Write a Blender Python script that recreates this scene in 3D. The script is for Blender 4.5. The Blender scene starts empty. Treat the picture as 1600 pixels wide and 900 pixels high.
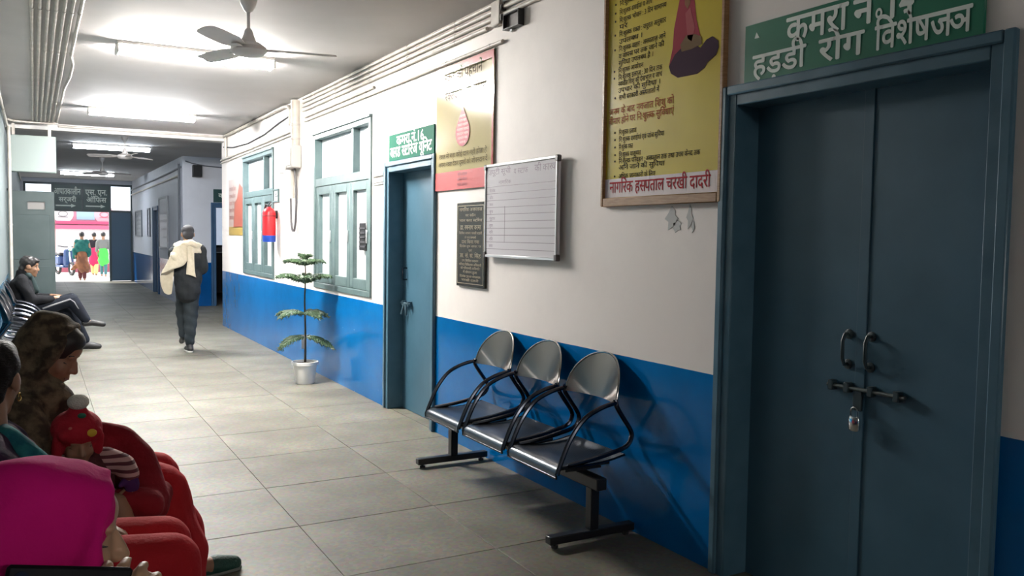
import bpy, bmesh, math, random
from mathutils import Vector, Matrix, Quaternion
from math import sin, cos, pi, radians, sqrt

random.seed(7)
sc = bpy.context.scene
COL = sc.collection

# ------------------------------------------------------------------ camera
H = 1.52
YAW, PITCH, ROLL, FPX = radians(29.16), radians(-3.39), radians(0.80), 1339.0
_f = Vector((sin(YAW) * cos(PITCH), cos(YAW) * cos(PITCH), sin(PITCH)))
_r = Vector((cos(YAW), -sin(YAW), 0))
_u = _r.cross(_f)
r2 = _r * cos(ROLL) + _u * sin(ROLL)
u2 = -_r * sin(ROLL) + _u * cos(ROLL)
cd = bpy.data.cameras.new('camera')
cam = bpy.data.objects.new('camera', cd)
COL.objects.link(cam)
cam.matrix_world = Matrix(((r2.x, u2.x, -_f.x, 0), (r2.y, u2.y, -_f.y, 0), (r2.z, u2.z, -_f.z, H), (0, 0, 0, 1)))
cd.sensor_width = 36
cd.lens = FPX / 1600 * 36
cd.clip_start = 0.05
sc.camera = cam

# ------------------------------------------------------------------ sky, sun, exposure
wd = bpy.data.worlds.new('sky')
sc.world = wd
wd.use_nodes = True
bg = wd.node_tree.nodes['Background']
bg.inputs[0].default_value = (0.86, 0.93, 1.0, 1)
bg.inputs[1].default_value = 2.4
sun = bpy.data.objects.new('sun', bpy.data.lights.new('sun', 'SUN'))
sun.data.energy = 8.0
sun.data.angle = radians(3)
sun.data.color = (1, 0.96, 0.9)
sun.rotation_euler = (radians(-28), radians(-38), 0)
COL.objects.link(sun)
vs = sc.view_settings
vs.view_transform = 'Standard'
vs.look = 'None'
vs.gamma = 1
vs.use_curve_mapping = False
vs.exposure = 0.3
TUBE_W = 345.0

# ------------------------------------------------------------------ materials
MATS = {}


def mat(name, col, rough=0.5, metal=0.0, col2=None, nscale=8.0, ndetail=4.0, bump=0.0, bscale=60.0,
        emit=None, estr=0.0, spec=0.5, rand=0.0, trans=0.0, contrast=(0.35, 0.65), alpha=1.0, stretch=None):
    if name in MATS:
        return MATS[name]
    m = bpy.data.materials.new(name)
    m.use_nodes = True
    nt = m.node_tree
    b = nt.nodes['Principled BSDF']
    b.inputs['Base Color'].default_value = (*col, 1)
    b.inputs['Roughness'].default_value = rough
    b.inputs['Metallic'].default_value = metal
    b.inputs['Specular IOR Level'].default_value = spec
    if trans:
        b.inputs['Transmission Weight'].default_value = trans
    tc = nt.nodes.new('ShaderNodeTexCoord')
    src = tc.outputs['Object']
    if stretch:
        mp = nt.nodes.new('ShaderNodeMapping')
        mp.inputs['Scale'].default_value = stretch
        nt.links.new(src, mp.inputs[0])
        src = mp.outputs[0]
    out = None
    if col2 is not None:
        n = nt.nodes.new('ShaderNodeTexNoise')
        n.inputs['Scale'].default_value = nscale
        n.inputs['Detail'].default_value = ndetail
        nt.links.new(src, n.inputs['Vector'])
        rp = nt.nodes.new('ShaderNodeValToRGB')
        rp.color_ramp.elements[0].position = contrast[0]
        rp.color_ramp.elements[1].position = contrast[1]
        rp.color_ramp.elements[0].color = (*col, 1)
        rp.color_ramp.elements[1].color = (*col2, 1)
        nt.links.new(n.outputs['Fac'], rp.inputs[0])
        out = rp.outputs[0]
        nt.links.new(out, b.inputs['Base Color'])
    if rand:
        oi = nt.nodes.new('ShaderNodeObjectInfo')
        hs = nt.nodes.new('ShaderNodeHueSaturation')
        mr = nt.nodes.new('ShaderNodeMapRange')
        mr.inputs['To Min'].default_value = 1 - rand
        mr.inputs['To Max'].default_value = 1 + rand
        nt.links.new(oi.outputs['Random'], mr.inputs['Value'])
        nt.links.new(mr.outputs[0], hs.inputs['Value'])
        if out:
            nt.links.new(out, hs.inputs['Color'])
        else:
            hs.inputs['Color'].default_value = (*col, 1)
        nt.links.new(hs.outputs[0], b.inputs['Base Color'])
    if bump:
        n2 = nt.nodes.new('ShaderNodeTexNoise')
        n2.inputs['Scale'].default_value = bscale
        n2.inputs['Detail'].default_value = 3
        nt.links.new(src, n2.inputs['Vector'])
        bp = nt.nodes.new('ShaderNodeBump')
        bp.inputs['Strength'].default_value = bump
        bp.inputs['Distance'].default_value = 0.01
        nt.links.new(n2.outputs['Fac'], bp.inputs['Height'])
        nt.links.new(bp.outputs[0], b.inputs['Normal'])
    if emit:
        b.inputs['Emission Color'].default_value = (*emit, 1)
        b.inputs['Emission Strength'].default_value = estr
    MATS[name] = m
    return m


def painted_wall(name, white, blue, edge=0.905):
    """White distemper above, blue oil-paint dado below a line at height `edge`."""
    m = bpy.data.materials.new(name)
    m.use_nodes = True
    nt = m.node_tree
    b = nt.nodes['Principled BSDF']
    g = nt.nodes.new('ShaderNodeNewGeometry')
    sp = nt.nodes.new('ShaderNodeSeparateXYZ')
    nt.links.new(g.outputs['Position'], sp.inputs[0])
    n = nt.nodes.new('ShaderNodeTexNoise')
    n.inputs['Scale'].default_value = 5
    nt.links.new(g.outputs['Position'], n.inputs['Vector'])
    ma = nt.nodes.new('ShaderNodeMath')
    ma.operation = 'MULTIPLY_ADD'
    ma.inputs[1].default_value = 0.004
    nt.links.new(n.outputs['Fac'], ma.inputs[0])
    nt.links.new(sp.outputs['Z'], ma.inputs[2])
    gt = nt.nodes.new('ShaderNodeMath')
    gt.operation = 'GREATER_THAN'
    gt.inputs[1].default_value = edge + 0.002
    nt.links.new(ma.outputs[0], gt.inputs[0])
    # scuffs and grime
    n2 = nt.nodes.new('ShaderNodeTexNoise')
    n2.inputs['Scale'].default_value = 1.7
    n2.inputs['Detail'].default_value = 7
    n2.inputs['Roughness'].default_value = 0.65
    nt.links.new(g.outputs['Position'], n2.inputs['Vector'])

    def ramp(c1, c2, p1, p2):
        r = nt.nodes.new('ShaderNodeValToRGB')
        r.color_ramp.elements[0].position = p1
        r.color_ramp.elements[1].position = p2
        r.color_ramp.elements[0].color = (*c1, 1)
        r.color_ramp.elements[1].color = (*c2, 1)
        nt.links.new(n2.outputs['Fac'], r.inputs[0])
        return r.outputs[0]
    w = ramp(tuple(c * 0.93 for c in white), white, 0.3, 0.55)
    bl = ramp(tuple(c * 0.82 for c in blue), blue, 0.35, 0.6)
    # chipped specks in the dado
    n3 = nt.nodes.new('ShaderNodeTexNoise')
    n3.inputs['Scale'].default_value = 9
    n3.inputs['Detail'].default_value = 5
    nt.links.new(g.outputs['Position'], n3.inputs['Vector'])
    r3 = nt.nodes.new('ShaderNodeValToRGB')
    r3.color_ramp.elements[0].position = 0.755
    r3.color_ramp.elements[1].position = 0.78
    nt.links.new(n3.outputs['Fac'], r3.inputs[0])
    chip = nt.nodes.new('ShaderNodeMixRGB')
    nt.links.new(r3.outputs[0], chip.inputs[0])
    nt.links.new(bl, chip.inputs[1])
    chip.inputs[2].default_value = (0.25, 0.4, 0.62, 1)
    mx = nt.nodes.new('ShaderNodeMixRGB')
    nt.links.new(gt.outputs[0], mx.inputs[0])
    nt.links.new(chip.outputs[0], mx.inputs[1])
    nt.links.new(w, mx.inputs[2])
    nt.links.new(mx.outputs[0], b.inputs['Base Color'])
    mr = nt.nodes.new('ShaderNodeMapRange')
    mr.inputs['To Min'].default_value = 0.13
    mr.inputs['To Max'].default_value = 0.6
    nt.links.new(gt.outputs[0], mr.inputs['Value'])
    nt.links.new(mr.outputs[0], b.inputs['Roughness'])
    b.inputs['Specular IOR Level'].default_value = 0.3
    bp = nt.nodes.new('ShaderNodeBump')
    bp.inputs['Strength'].default_value = 0.12
    bp.inputs['Distance'].default_value = 0.02
    n4 = nt.nodes.new('ShaderNodeTexNoise')
    n4.inputs['Scale'].default_value = 3.5
    n4.inputs['Detail'].default_value = 6
    nt.links.new(g.outputs['Position'], n4.inputs['Vector'])
    nt.links.new(n4.outputs['Fac'], bp.inputs['Height'])
    nt.links.new(bp.outputs[0], b.inputs['Normal'])
    return m


def srgb(r, g, b):
    return tuple(((c / 255) / 12.92 if c / 255 <= 0.04045 else ((c / 255 + 0.055) / 1.055) ** 2.4) for c in (r, g, b))


M_WALL = painted_wall('wall_paint', (0.82, 0.765, 0.725), (0.0004, 0.135, 0.40))
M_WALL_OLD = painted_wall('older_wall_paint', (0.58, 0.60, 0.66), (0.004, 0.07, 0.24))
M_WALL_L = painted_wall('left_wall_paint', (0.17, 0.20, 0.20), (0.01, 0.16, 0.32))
M_CEIL = mat('ceiling_paint', (0.51, 0.49, 0.482), 0.75, col2=(0.57, 0.545, 0.54), nscale=1.3, bump=0.1, bscale=5)
M_DOOR = mat('door_enamel', (0.042, 0.11, 0.160), 0.4, col2=(0.056, 0.132, 0.19), nscale=3, bump=0.08, bscale=12)
M_FRAME = mat('door_frame_enamel', (0.055, 0.125, 0.175), 0.35, col2=(0.075, 0.155, 0.21), nscale=6, bump=0.12, bscale=25)
M_DKDOOR = mat('navy_door_enamel', (0.02, 0.075, 0.16), 0.4, col2=(0.03, 0.09, 0.19), nscale=3)
M_GYDOOR = mat('grey_green_door_enamel', (0.03, 0.05, 0.05), 0.5, col2=(0.045, 0.065, 0.065), nscale=3)
M_WFRAME = mat('window_enamel', (0.080, 0.125, 0.13), 0.45, col2=(0.105, 0.155, 0.155), nscale=7, bump=0.1, bscale=30)
M_PANE = mat('frosted_pane', (0.74, 0.81, 0.86), 0.16, spec=0.6, col2=(0.80, 0.86, 0.90), nscale=1.5)
M_PANEW = mat('white_filmed_pane', (0.86, 0.89, 0.90), 0.3, col2=(0.80, 0.84, 0.86), nscale=2)
M_GREEN = mat('green_signboard', (0.008, 0.15, 0.085), 0.35, col2=(0.012, 0.18, 0.10), nscale=4)
M_DKGREEN = mat('dark_green_signboard', (0.004, 0.045, 0.045), 0.4)
M_SIGNTXT = mat('sign_lettering_white', (0.72, 0.80, 0.74), 0.5)
M_PIPE = mat('pvc_conduit', (0.54, 0.50, 0.45), 0.5, col2=(0.42, 0.38, 0.33), nscale=9)
M_CLIP = mat('saddle_clip', (0.40, 0.37, 0.34), 0.5)
M_STEEL = mat('brushed_steel', (0.30, 0.27, 0.25), 0.30, metal=1.0)
_b = M_STEEL.node_tree.nodes['Principled BSDF']
_b.inputs['Anisotropic'].default_value = 0.85
_tn = M_STEEL.node_tree.nodes.new('ShaderNodeTangent')
_tn.axis = 'Z'
M_STEEL.node_tree.links.new(_tn.outputs[0], _b.inputs['Tangent'])
M_DKSTEEL = mat('dark_perforated_steel', (0.085, 0.10, 0.12), 0.28, metal=0.85)
M_BLACK = mat('black_powder_coat', (0.012, 0.012, 0.014), 0.35)
M_CHROME = mat('black_chrome_tube', (0.055, 0.06, 0.075), 0.2, metal=1.0)
M_BRIGHT = mat('bright_chrome', (0.75, 0.75, 0.75), 0.15, metal=1.0)
M_ALU = mat('aluminium', (0.75, 0.75, 0.76), 0.3, metal=0.6)
M_RUBBER = mat('black_rubber', (0.015, 0.015, 0.015), 0.6)
M_WHITEPL = mat('white_plastic', (0.62, 0.60, 0.57), 0.4)
M_FAN = mat('fan_enamel', (0.72, 0.69, 0.68), 0.4, col2=(0.76, 0.73, 0.72), nscale=6)
M_DKTEXT = mat('printed_ink', (0.03, 0.028, 0.012), 0.85, spec=0.08)
M_REDINK = mat('red_ink', (0.42, 0.05, 0.06), 0.85, spec=0.08)


def bsdf(m):
    return m.node_tree.nodes['Principled BSDF']


# perforations in the seat steel (fine relief, far below 10 px)
_nt = M_DKSTEEL.node_tree
_v = _nt.nodes.new('ShaderNodeTexVoronoi')
_v.inputs['Scale'].default_value = 70
_v.inputs['Randomness'].default_value = 0
_tc = _nt.nodes.new('ShaderNodeTexCoord')
_nt.links.new(_tc.outputs['Object'], _v.inputs['Vector'])
_r = _nt.nodes.new('ShaderNodeValToRGB')
_r.color_ramp.elements[0].position = 0.26
_r.color_ramp.elements[1].position = 0.32
_r.color_ramp.elements[0].color = (0.02, 0.022, 0.025, 1)
_r.color_ramp.elements[1].color = (0.105, 0.12, 0.14, 1)
_nt.links.new(_v.outputs['Distance'], _r.inputs[0])
_nt.links.new(_r.outputs[0], bsdf(M_DKSTEEL).inputs['Base Color'])


# ------------------------------------------------------------------ mesh helpers
class MB:
    def __init__(self):
        self.v = []
        self.f = []

    def add(self, vs, fs):
        o = len(self.v)
        self.v += [tuple(p) for p in vs]
        self.f += [tuple(i + o for i in q) for q in fs]
        return self

    def box(self, x0, x1, y0, y1, z0, z1):
        vs = [(x, y, z) for z in (z0, z1) for y in (y0, y1) for x in (x0, x1)]
        return self.add(vs, [(0, 2, 3, 1), (4, 5, 7, 6), (0, 1, 5, 4), (2, 6, 7, 3), (0, 4, 6, 2), (1, 3, 7, 5)])

    def tube(self, path, r, seg=8, closed=False, cap=True, flat=None):
        P = [Vector(p) for p in path]
        n = len(P)
        rr = r if isinstance(r, (list, tuple)) else [r] * n
        vs, fs = [], []
        prev = None
        for i in range(n):
            if closed:
                t = P[(i + 1) % n] - P[i - 1]
            else:
                t = P[min(i + 1, n - 1)] - P[max(i - 1, 0)]
            t.normalize()
            if prev is None:
                a = Vector((0, 0, 1)) if abs(t.z) < 0.9 else Vector((1, 0, 0))
                a = (a - t * a.dot(t)).normalized()
            else:
                a = (prev - t * prev.dot(t)).normalized()
            prev = a
            b = t.cross(a)
            for k in range(seg):
                th = 2 * pi * k / seg
                vs.append(P[i] + (a * cos(th) + b * sin(th)) * rr[i])
        m = n if closed else n - 1
        for i in range(m):
            j = (i + 1) % n
            for k in range(seg):
                l = (k + 1) % seg
                fs.append((i * seg + k, i * seg + l, j * seg + l, j * seg + k))
        if cap and not closed:
            fs.append(tuple(range(seg))[::-1])
            fs.append(tuple((n - 1) * seg + k for k in range(seg)))
        return self.add(vs, fs)

    def lathe(self, prof, o=(0, 0, 0), seg=20, axis=None):
        """prof: (radius, height) list; rotates round local z (or `axis`)."""
        vs, fs = [], []
        q = Vector((0, 0, 1)).rotation_difference(Vector(axis)) if axis else None
        for (r, z) in prof:
            for k in range(seg):
                p = Vector((r * cos(2 * pi * k / seg), r * sin(2 * pi * k / seg), z))
                if q:
                    p = q @ p
                vs.append(p + Vector(o))
        for i in range(len(prof) - 1):
            for k in range(seg):
                l = (k + 1) % seg
                fs.append((i * seg + k, i * seg + l, (i + 1) * seg + l, (i + 1) * seg + k))
        fs.append(tuple(range(seg))[::-1])
        fs.append(tuple((len(prof) - 1) * seg + k for k in range(seg)))
        return self.add(vs, fs)

    def prism(self, poly, n0, n1, map3=None):
        """poly in (a, b); extruded along n. map3(a, b, n) -> xyz (default a, b, n)."""
        m3 = map3 or (lambda a, b, n: (a, b, n))
        k = len(poly)
        vs = [m3(a, b, n0) for a, b in poly] + [m3(a, b, n1) for a, b in poly]
        fs = [tuple(range(k))[::-1], tuple(range(k, 2 * k))]
        fs += [(i, (i + 1) % k, (i + 1) % k + k, i + k) for i in range(k)]
        return self.add(vs, fs)

    def frame(self, a0, a1, b0, b1, w, n0, n1, wb=None, wt=None):
        """picture-frame border as four bars in the (a, b) plane"""
        wb = w if wb is None else wb
        wt = w if wt is None else wt
        self.box(a0, a0 + w, b0, b1, n0, n1)
        self.box(a1 - w, a1, b0, b1, n0, n1)
        if wb:
            self.box(a0 + w, a1 - w, b0, b0 + wb, n0, n1)
        if wt:
            self.box(a0 + w, a1 - w, b1 - wt, b1, n0, n1)
        return self

    def grid(self, rows):
        n, m = len(rows), len(rows[0])
        vs = [p for r in rows for p in r]
        fs = [(i * m + j, i * m + j + 1, (i + 1) * m + j + 1, (i + 1) * m + j) for i in range(n - 1) for j in range(m - 1)]
        return self.add(vs, fs)

    def mesh(self, name, bevel=0.0, smooth=40, fixn=True):
        me = bpy.data.meshes.new(name)
        me.from_pydata(self.v, [], self.f)
        bm = bmesh.new()
        bm.from_mesh(me)
        if fixn:
            bmesh.ops.recalc_face_normals(bm, faces=bm.faces)
        if bevel:
            es = [e for e in bm.edges if len(e.link_faces) == 2 and e.calc_face_angle(0) > 0.6]
            bmesh.ops.bevel(bm, geom=es, offset=bevel, segments=1, affect='EDGES', clamp_overlap=True)
        bm.to_mesh(me)
        bm.free()
        if smooth:
            me.shade_smooth()
            me.set_sharp_from_angle(angle=radians(smooth))
        return me

    def build(self, name, m, parent=None, bevel=0.0, smooth=40, label=None, mods=(), fixn=True):
        return link(name, self.mesh(name, bevel, smooth, fixn), m, parent, label)


def link(name, me, m, parent=None, label=None):
    if m is not None:
        me.materials.clear()
        me.materials.append(m)
    o = bpy.data.objects.new(name, me)
    COL.objects.link(o)
    if parent is not None:
        o.parent = parent
    if label:
        o['label'] = label
    return o


def tag(o, label, cat, group=None):
    o['label'] = label
    o['category'] = cat
    if group:
        o['group'] = group
    return o


def thing(name, label, cat, loc=(0, 0, 0), rotz=0.0, group=None, frame=None):
    o = bpy.data.objects.new(name, None)
    o.empty_display_size = 0.1
    COL.objects.link(o)
    if frame is not None:
        o.matrix_world = frame
    else:
        o.location = loc
        o.rotation_euler = (0, 0, rotz)
    return tag(o, label, cat, group)


def struct_empty(name, frame=None, loc=(0, 0, 0)):
    o = bpy.data.objects.new(name, None)
    COL.objects.link(o)
    if frame is not None:
        o.matrix_world = frame
    else:
        o.location = loc
    o['kind'] = 'structure'
    return o


def struct(name, mb, m, smooth=0):
    o = mb.build(name, m, smooth=smooth)
    o['kind'] = 'structure'
    return o


def copy_tree(o, parent=None):
    c = o.copy()
    COL.objects.link(c)
    c.parent = parent
    for ch in list(o.children):
        copy_tree(ch, c)
    return c


# wall frames: local a = to the right as one faces the wall, b = up, n = out of the wall
def on_right(y, z=0.0, x=2.70):
    return Matrix(((0, 0, -1, x), (-1, 0, 0, y), (0, 1, 0, z), (0, 0, 0, 1)))


def on_far(x, z=0.0, y=29.0):
    return Matrix(((1, 0, 0, x), (0, 0, -1, y), (0, 1, 0, z), (0, 0, 0, 1)))


def on_left(y, z=0.0, x=-0.33):
    return Matrix(((0, 0, 1, x), (1, 0, 0, y), (0, 1, 0, z), (0, 0, 0, 1)))


# ------------------------------------------------------------------ Devanagari lettering
GLYPH = {}


def _raw(s, off):
    c = bpy.data.curves.new('glyph', 'FONT')
    c.body = s
    c.resolution_u = 2
    c.offset = off
    o = bpy.data.objects.new('glyph', c)
    me = o.to_mesh()
    vs = [tuple(v.co[:2]) for v in me.vertices]
    fs = [tuple(p.vertices) for p in me.polygons]
    o.to_mesh_clear()
    bpy.data.objects.remove(o)
    bpy.data.curves.remove(c)
    return vs, fs


def glyph(ch, off=0.0, half=False):
    k = (ch, off, half)
    if k in GLYPH:
        return GLYPH[k]
    if ch == ' ':
        GLYPH[k] = ([], [], 0.26)
        return GLYPH[k]
    vs, fs = _raw(ch, 0.0)
    bar = max(p[0] for p in _raw('ननन', 0)[0])
    adv = max(p[0] for p in _raw(ch + 'ननन', 0)[0]) - bar
    if half and vs:
        xm = max(p[0] for p in vs)
        cut = xm - 0.105
        bm = bmesh.new()
        bv = [bm.verts.new((x, y, 0)) for x, y in vs]
        for q in fs:
            try:
                bm.faces.new([bv[i] for i in q])
            except ValueError:
                pass
        bmesh.ops.bisect_plane(bm, geom=bm.verts[:] + bm.edges[:] + bm.faces[:], plane_co=(cut, 0, 0), plane_no=(1, 0, 0), clear_outer=True)
        bm.verts.index_update()
        vs = [tuple(v.co[:2]) for v in bm.verts]
        fs = [tuple(v.index for v in q.verts) for q in bm.faces]
        bm.free()
        adv = cut
    GLYPH[k] = (vs, fs, adv)
    return GLYPH[k]


def lettering(mb, s, a, b, size, n=0.002, off=0.0, width=None, align='l'):
    """adds a line of text: baseline (a, b), em size; '~' after a letter makes its half form; short i is typed before its consonant"""
    x = 0.0
    vs, fs = [], []
    i = 0
    while i < len(s):
        half = i + 1 < len(s) and s[i + 1] == '~'
        gv, gf, adv = glyph(s[i], off, half)
        o = len(vs)
        vs += [(p[0] + x, p[1]) for p in gv]
        fs += [tuple(k + o for k in q) for q in gf]
        x += adv
        i += 2 if half else 1
    sx = size
    if width:
        sx = width / max(x, 1e-6)
    w = x * sx
    a0 = a - (w / 2 if align == 'c' else (w if align == 'r' else 0))
    sh_ = [(0, 0)] + ([(-1, 0), (1, 0), (0, 1), (0, -1)] if off else [])
    for k, (dx, dy) in enumerate(sh_):       # heavier strokes: the outline repeated a hair aside
        mb.add([(a0 + p[0] * sx + dx * off * sx, b + (p[1] + dy * off) * size, n + 0.00008 * k) for p in vs], fs)
    return w

# ================================================================== STRUCTURE
XL, XR, ZC = -0.33, 2.70, 3.08


def blocks(mb, u0, u1, z0, z1, holes, put):
    us = sorted({u0, u1, *[c for h in holes for c in h[:2]]})
    zs = sorted({z0, z1, *[c for h in holes for c in h[2:]]})
    for i in range(len(us) - 1):
        for j in range(len(zs) - 1):
            cu, cz = (us[i] + us[i + 1]) / 2, (zs[j] + zs[j + 1]) / 2
            if any(h[0] < cu < h[1] and h[2] < cz < h[3] for h in holes):
                continue
            put(mb, us[i], us[i + 1], zs[j], zs[j + 1])
    return mb


# --- floor: slab + one object per stone tile
def floor_mat(name, joints):
    m = mat(name, (0.128, 0.121, 0.099), 0.5, spec=0.18, col2=(0.188, 0.179, 0.148), nscale=2.2, ndetail=8, bump=0.05, bscale=30,
            rand=0 if joints else 0.07, contrast=(0.3, 0.68))
    nt = m.node_tree
    b = bsdf(m)
    src = b.inputs['Base Color'].links[0].from_socket
    g = nt.nodes.new('ShaderNodeNewGeometry')
    n = nt.nodes.new('ShaderNodeTexNoise')          # stains that run across tiles
    n.inputs['Scale'].default_value = 1.1
    n.inputs['Detail'].default_value = 6
    nt.links.new(g.outputs['Position'], n.inputs['Vector'])
    r = nt.nodes.new('ShaderNodeValToRGB')
    r.color_ramp.elements[0].position = 0.33
    r.color_ramp.elements[1].position = 0.55
    r.color_ramp.elements[0].color = (0.72, 0.70, 0.68, 1)
    r.color_ramp.elements[1].color = (1, 1, 1, 1)
    nt.links.new(n.outputs['Fac'], r.inputs[0])
    mx = nt.nodes.new('ShaderNodeMixRGB')
    mx.blend_type = 'MULTIPLY'
    mx.inputs[0].default_value = 0.8
    nt.links.new(src, mx.inputs[1])
    nt.links.new(r.outputs[0], mx.inputs[2])
    # terrazzo specks
    v = nt.nodes.new('ShaderNodeTexVoronoi')
    v.inputs['Scale'].default_value = 55
    nt.links.new(g.outputs['Position'], v.inputs['Vector'])
    mx2 = nt.nodes.new('ShaderNodeMixRGB')
    mx2.blend_type = 'OVERLAY'
    mx2.inputs[0].default_value = 0.16
    nt.links.new(mx.outputs[0], mx2.inputs[1])
    nt.links.new(v.outputs['Color'], mx2.inputs[2])
    out = mx2.outputs[0]
    if joints:
        br = nt.nodes.new('ShaderNodeTexBrick')
        br.offset = 0
        br.inputs['Scale'].default_value = 1
        br.inputs['Brick Width'].default_value = 0.765
        br.inputs['Row Height'].default_value = 0.752
        br.inputs['Mortar Size'].default_value = 0.006
        br.inputs['Color1'].default_value = (1, 1, 1, 1)
        br.inputs['Color2'].default_value = (0.93, 0.93, 0.93, 1)
        br.inputs['Mortar'].default_value = (0.5, 0.48, 0.45, 1)
        nt.links.new(g.outputs['Position'], br.inputs['Vector'])
        mx3 = nt.nodes.new('ShaderNodeMixRGB')
        mx3.blend_type = 'MULTIPLY'
        mx3.inputs[0].default_value = 1
        nt.links.new(out, mx3.inputs[1])
        nt.links.new(br.outputs['Color'], mx3.inputs[2])
        out = mx3.outputs[0]
    nt.links.new(out, b.inputs['Base Color'])
    return m


M_TILE = floor_mat('stone_tile', False)
M_FAR = floor_mat('stone_floor_far', True)
Y_T0, T_DY, T_N = -2.398, 0.752, 25
Y_T1 = Y_T0 + T_DY * T_N
fl = MB()
fl.box(XL - 0.25, 6.4, -9.2, Y_T1, -0.10, -0.005)
floor = struct('floor', fl, mat('floor_grout', (0.17, 0.165, 0.145), 0.8))
fb = MB()
fb.box(XL - 0.25, 6.4, Y_T1, 29.05, -0.10, 0.0)
fb.box(XR + 0.02, 6.4, 14.5, Y_T1, -0.10, 0.0)
fb.box(XL - 0.25, XR + 0.6, -9.2, Y_T0, -0.10, 0.0)
fb.box(XR + 0.02, XR + 0.6, Y_T0, 14.5, -0.10, 0.0)
fo = fb.build('far_paving', M_FAR, floor, smooth=0)
xe = [-0.345, 0.42, 1.185, 1.95, 2.72]
tile_me = {}
for c in range(4):
    w = xe[c + 1] - xe[c]
    mb = MB()
    g = 0.002
    mb.box(-w / 2 + g, w / 2 - g, -T_DY / 2 + g, T_DY / 2 - g, -0.03, 0.0)
    me = mb.mesh('floor_tile', bevel=0.002, smooth=0)
    me.materials.append(M_TILE)
    tile_me[c] = me
for rr_ in range(T_N):
    for c in range(4):
        o = bpy.data.objects.new('floor_tile', tile_me[c])
        COL.objects.link(o)
        o.parent = floor
        o.location = ((xe[c] + xe[c + 1]) / 2, Y_T0 + T_DY * (rr_ + 0.5), random.uniform(-0.0012, 0.0))

# --- ceiling and beam
struct('ceiling', MB().box(XL - 0.25, 6.4, -9.2, 29.05, ZC, ZC + 0.15), M_CEIL)
struct('trim_1', MB().box(XL, 6.2, 14.30, 14.56, 2.985, ZC + 0.01), mat('beam_paint', (0.58, 0.57, 0.55), 0.7, col2=(0.64, 0.62, 0.6), nscale=2))

# --- right wall with its openings (Y ranges)
D14 = (1.616, 2.906, 0.0, 2.183)
D16 = (6.05, 7.11, 0.0, 2.14)
W1 = (7.48, 9.30, 0.945, 2.60)
W2 = (11.13, 12.96, 0.94, 2.61)
mb = blocks(MB(), -9.2, 14.62, 0, ZC, [D14, D16, W1, W2], lambda m, a, b, c, d: m.box(XR, XR + 0.23, a, b, c, d))
struct('wall_right', mb, M_WALL)
# stretch beyond the cross passage
DN = (22.60, 23.62, 0.0, 2.16)
mb = blocks(MB(), 18.65, 29.1, 0, ZC, [DN], lambda m, a, b, c, d: m.box(XR - 0.03, XR + 0.2, a, b, c, d))
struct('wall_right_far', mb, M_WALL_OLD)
# cross-passage walls
DR = (3.23, 4.13, 0.0, 2.14)
mb = blocks(MB(), XR + 0.2, 6.4, 0, ZC, [DR], lambda m, a, b, c, d: m.box(a, b, 18.65, 18.85, c, d))
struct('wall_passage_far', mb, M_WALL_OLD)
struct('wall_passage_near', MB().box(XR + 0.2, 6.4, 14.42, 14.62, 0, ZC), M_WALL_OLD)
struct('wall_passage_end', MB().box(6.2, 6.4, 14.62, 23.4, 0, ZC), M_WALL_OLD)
RW = (3.35, 4.85, 1.15, 2.25)
mb = blocks(MB(), XR + 0.17, 6.4, 0, ZC, [RW], lambda m, a, b, c, d: m.box(a, b, 23.2, 23.4, c, d))
struct('wall_room_back', mb, M_WALL_OLD)
# left wall with the side doorway at the open leaf
DL = (14.34, 15.60, 0.0, 2.12)
mb = blocks(MB(), -9.2, 29.1, 0, ZC, [DL], lambda m, a, b, c, d: m.box(XL - 0.23, XL, a, b, c, d))
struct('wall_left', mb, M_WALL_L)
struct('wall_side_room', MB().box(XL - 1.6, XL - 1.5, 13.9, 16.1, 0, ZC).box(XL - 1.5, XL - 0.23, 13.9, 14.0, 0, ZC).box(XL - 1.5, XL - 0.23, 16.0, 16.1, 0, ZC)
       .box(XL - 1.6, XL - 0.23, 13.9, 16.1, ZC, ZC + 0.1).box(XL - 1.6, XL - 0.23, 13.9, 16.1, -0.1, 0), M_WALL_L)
struct('wall_back', MB().box(XL - 0.23, XR + 0.23, -9.2, -9.0, 0, ZC), M_WALL)
# far end: wall over the entrance frame
FO = (-0.25, 2.69, 0.0, 2.96)
mb = blocks(MB(), XL - 0.25, 6.4, 0, ZC + 0.1, [FO], lambda m, a, b, c, d: m.box(a, b, 29.0, 29.2, c, d))
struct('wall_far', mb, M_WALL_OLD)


# --- doors in the right wall
def door_frame(root, w, h, m, depth=0.20, jw=0.075):
    fr = MB()
    for (a0, a1, b0, b1) in ((0, jw, 0, h), (w - jw, w, 0, h), (jw, w - jw, h - jw, h)):
        fr.box(a0, a1, b0, b1, -depth, 0.012)
    o = fr.build('frame', m, root, bevel=0.004)
    bead = MB()                       # raised outer moulding
    e = 0.028
    for (a0, a1, b0, b1) in ((-0.012, e, 0, h + 0.012), (w - e, w + 0.012, 0, h + 0.012), (e, w - e, h - e, h + 0.012)):
        bead.box(a0, a1, b0, b1, 0.0, 0.028)
    bead.build('architrave', m, o, bevel=0.006)
    return o


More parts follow.
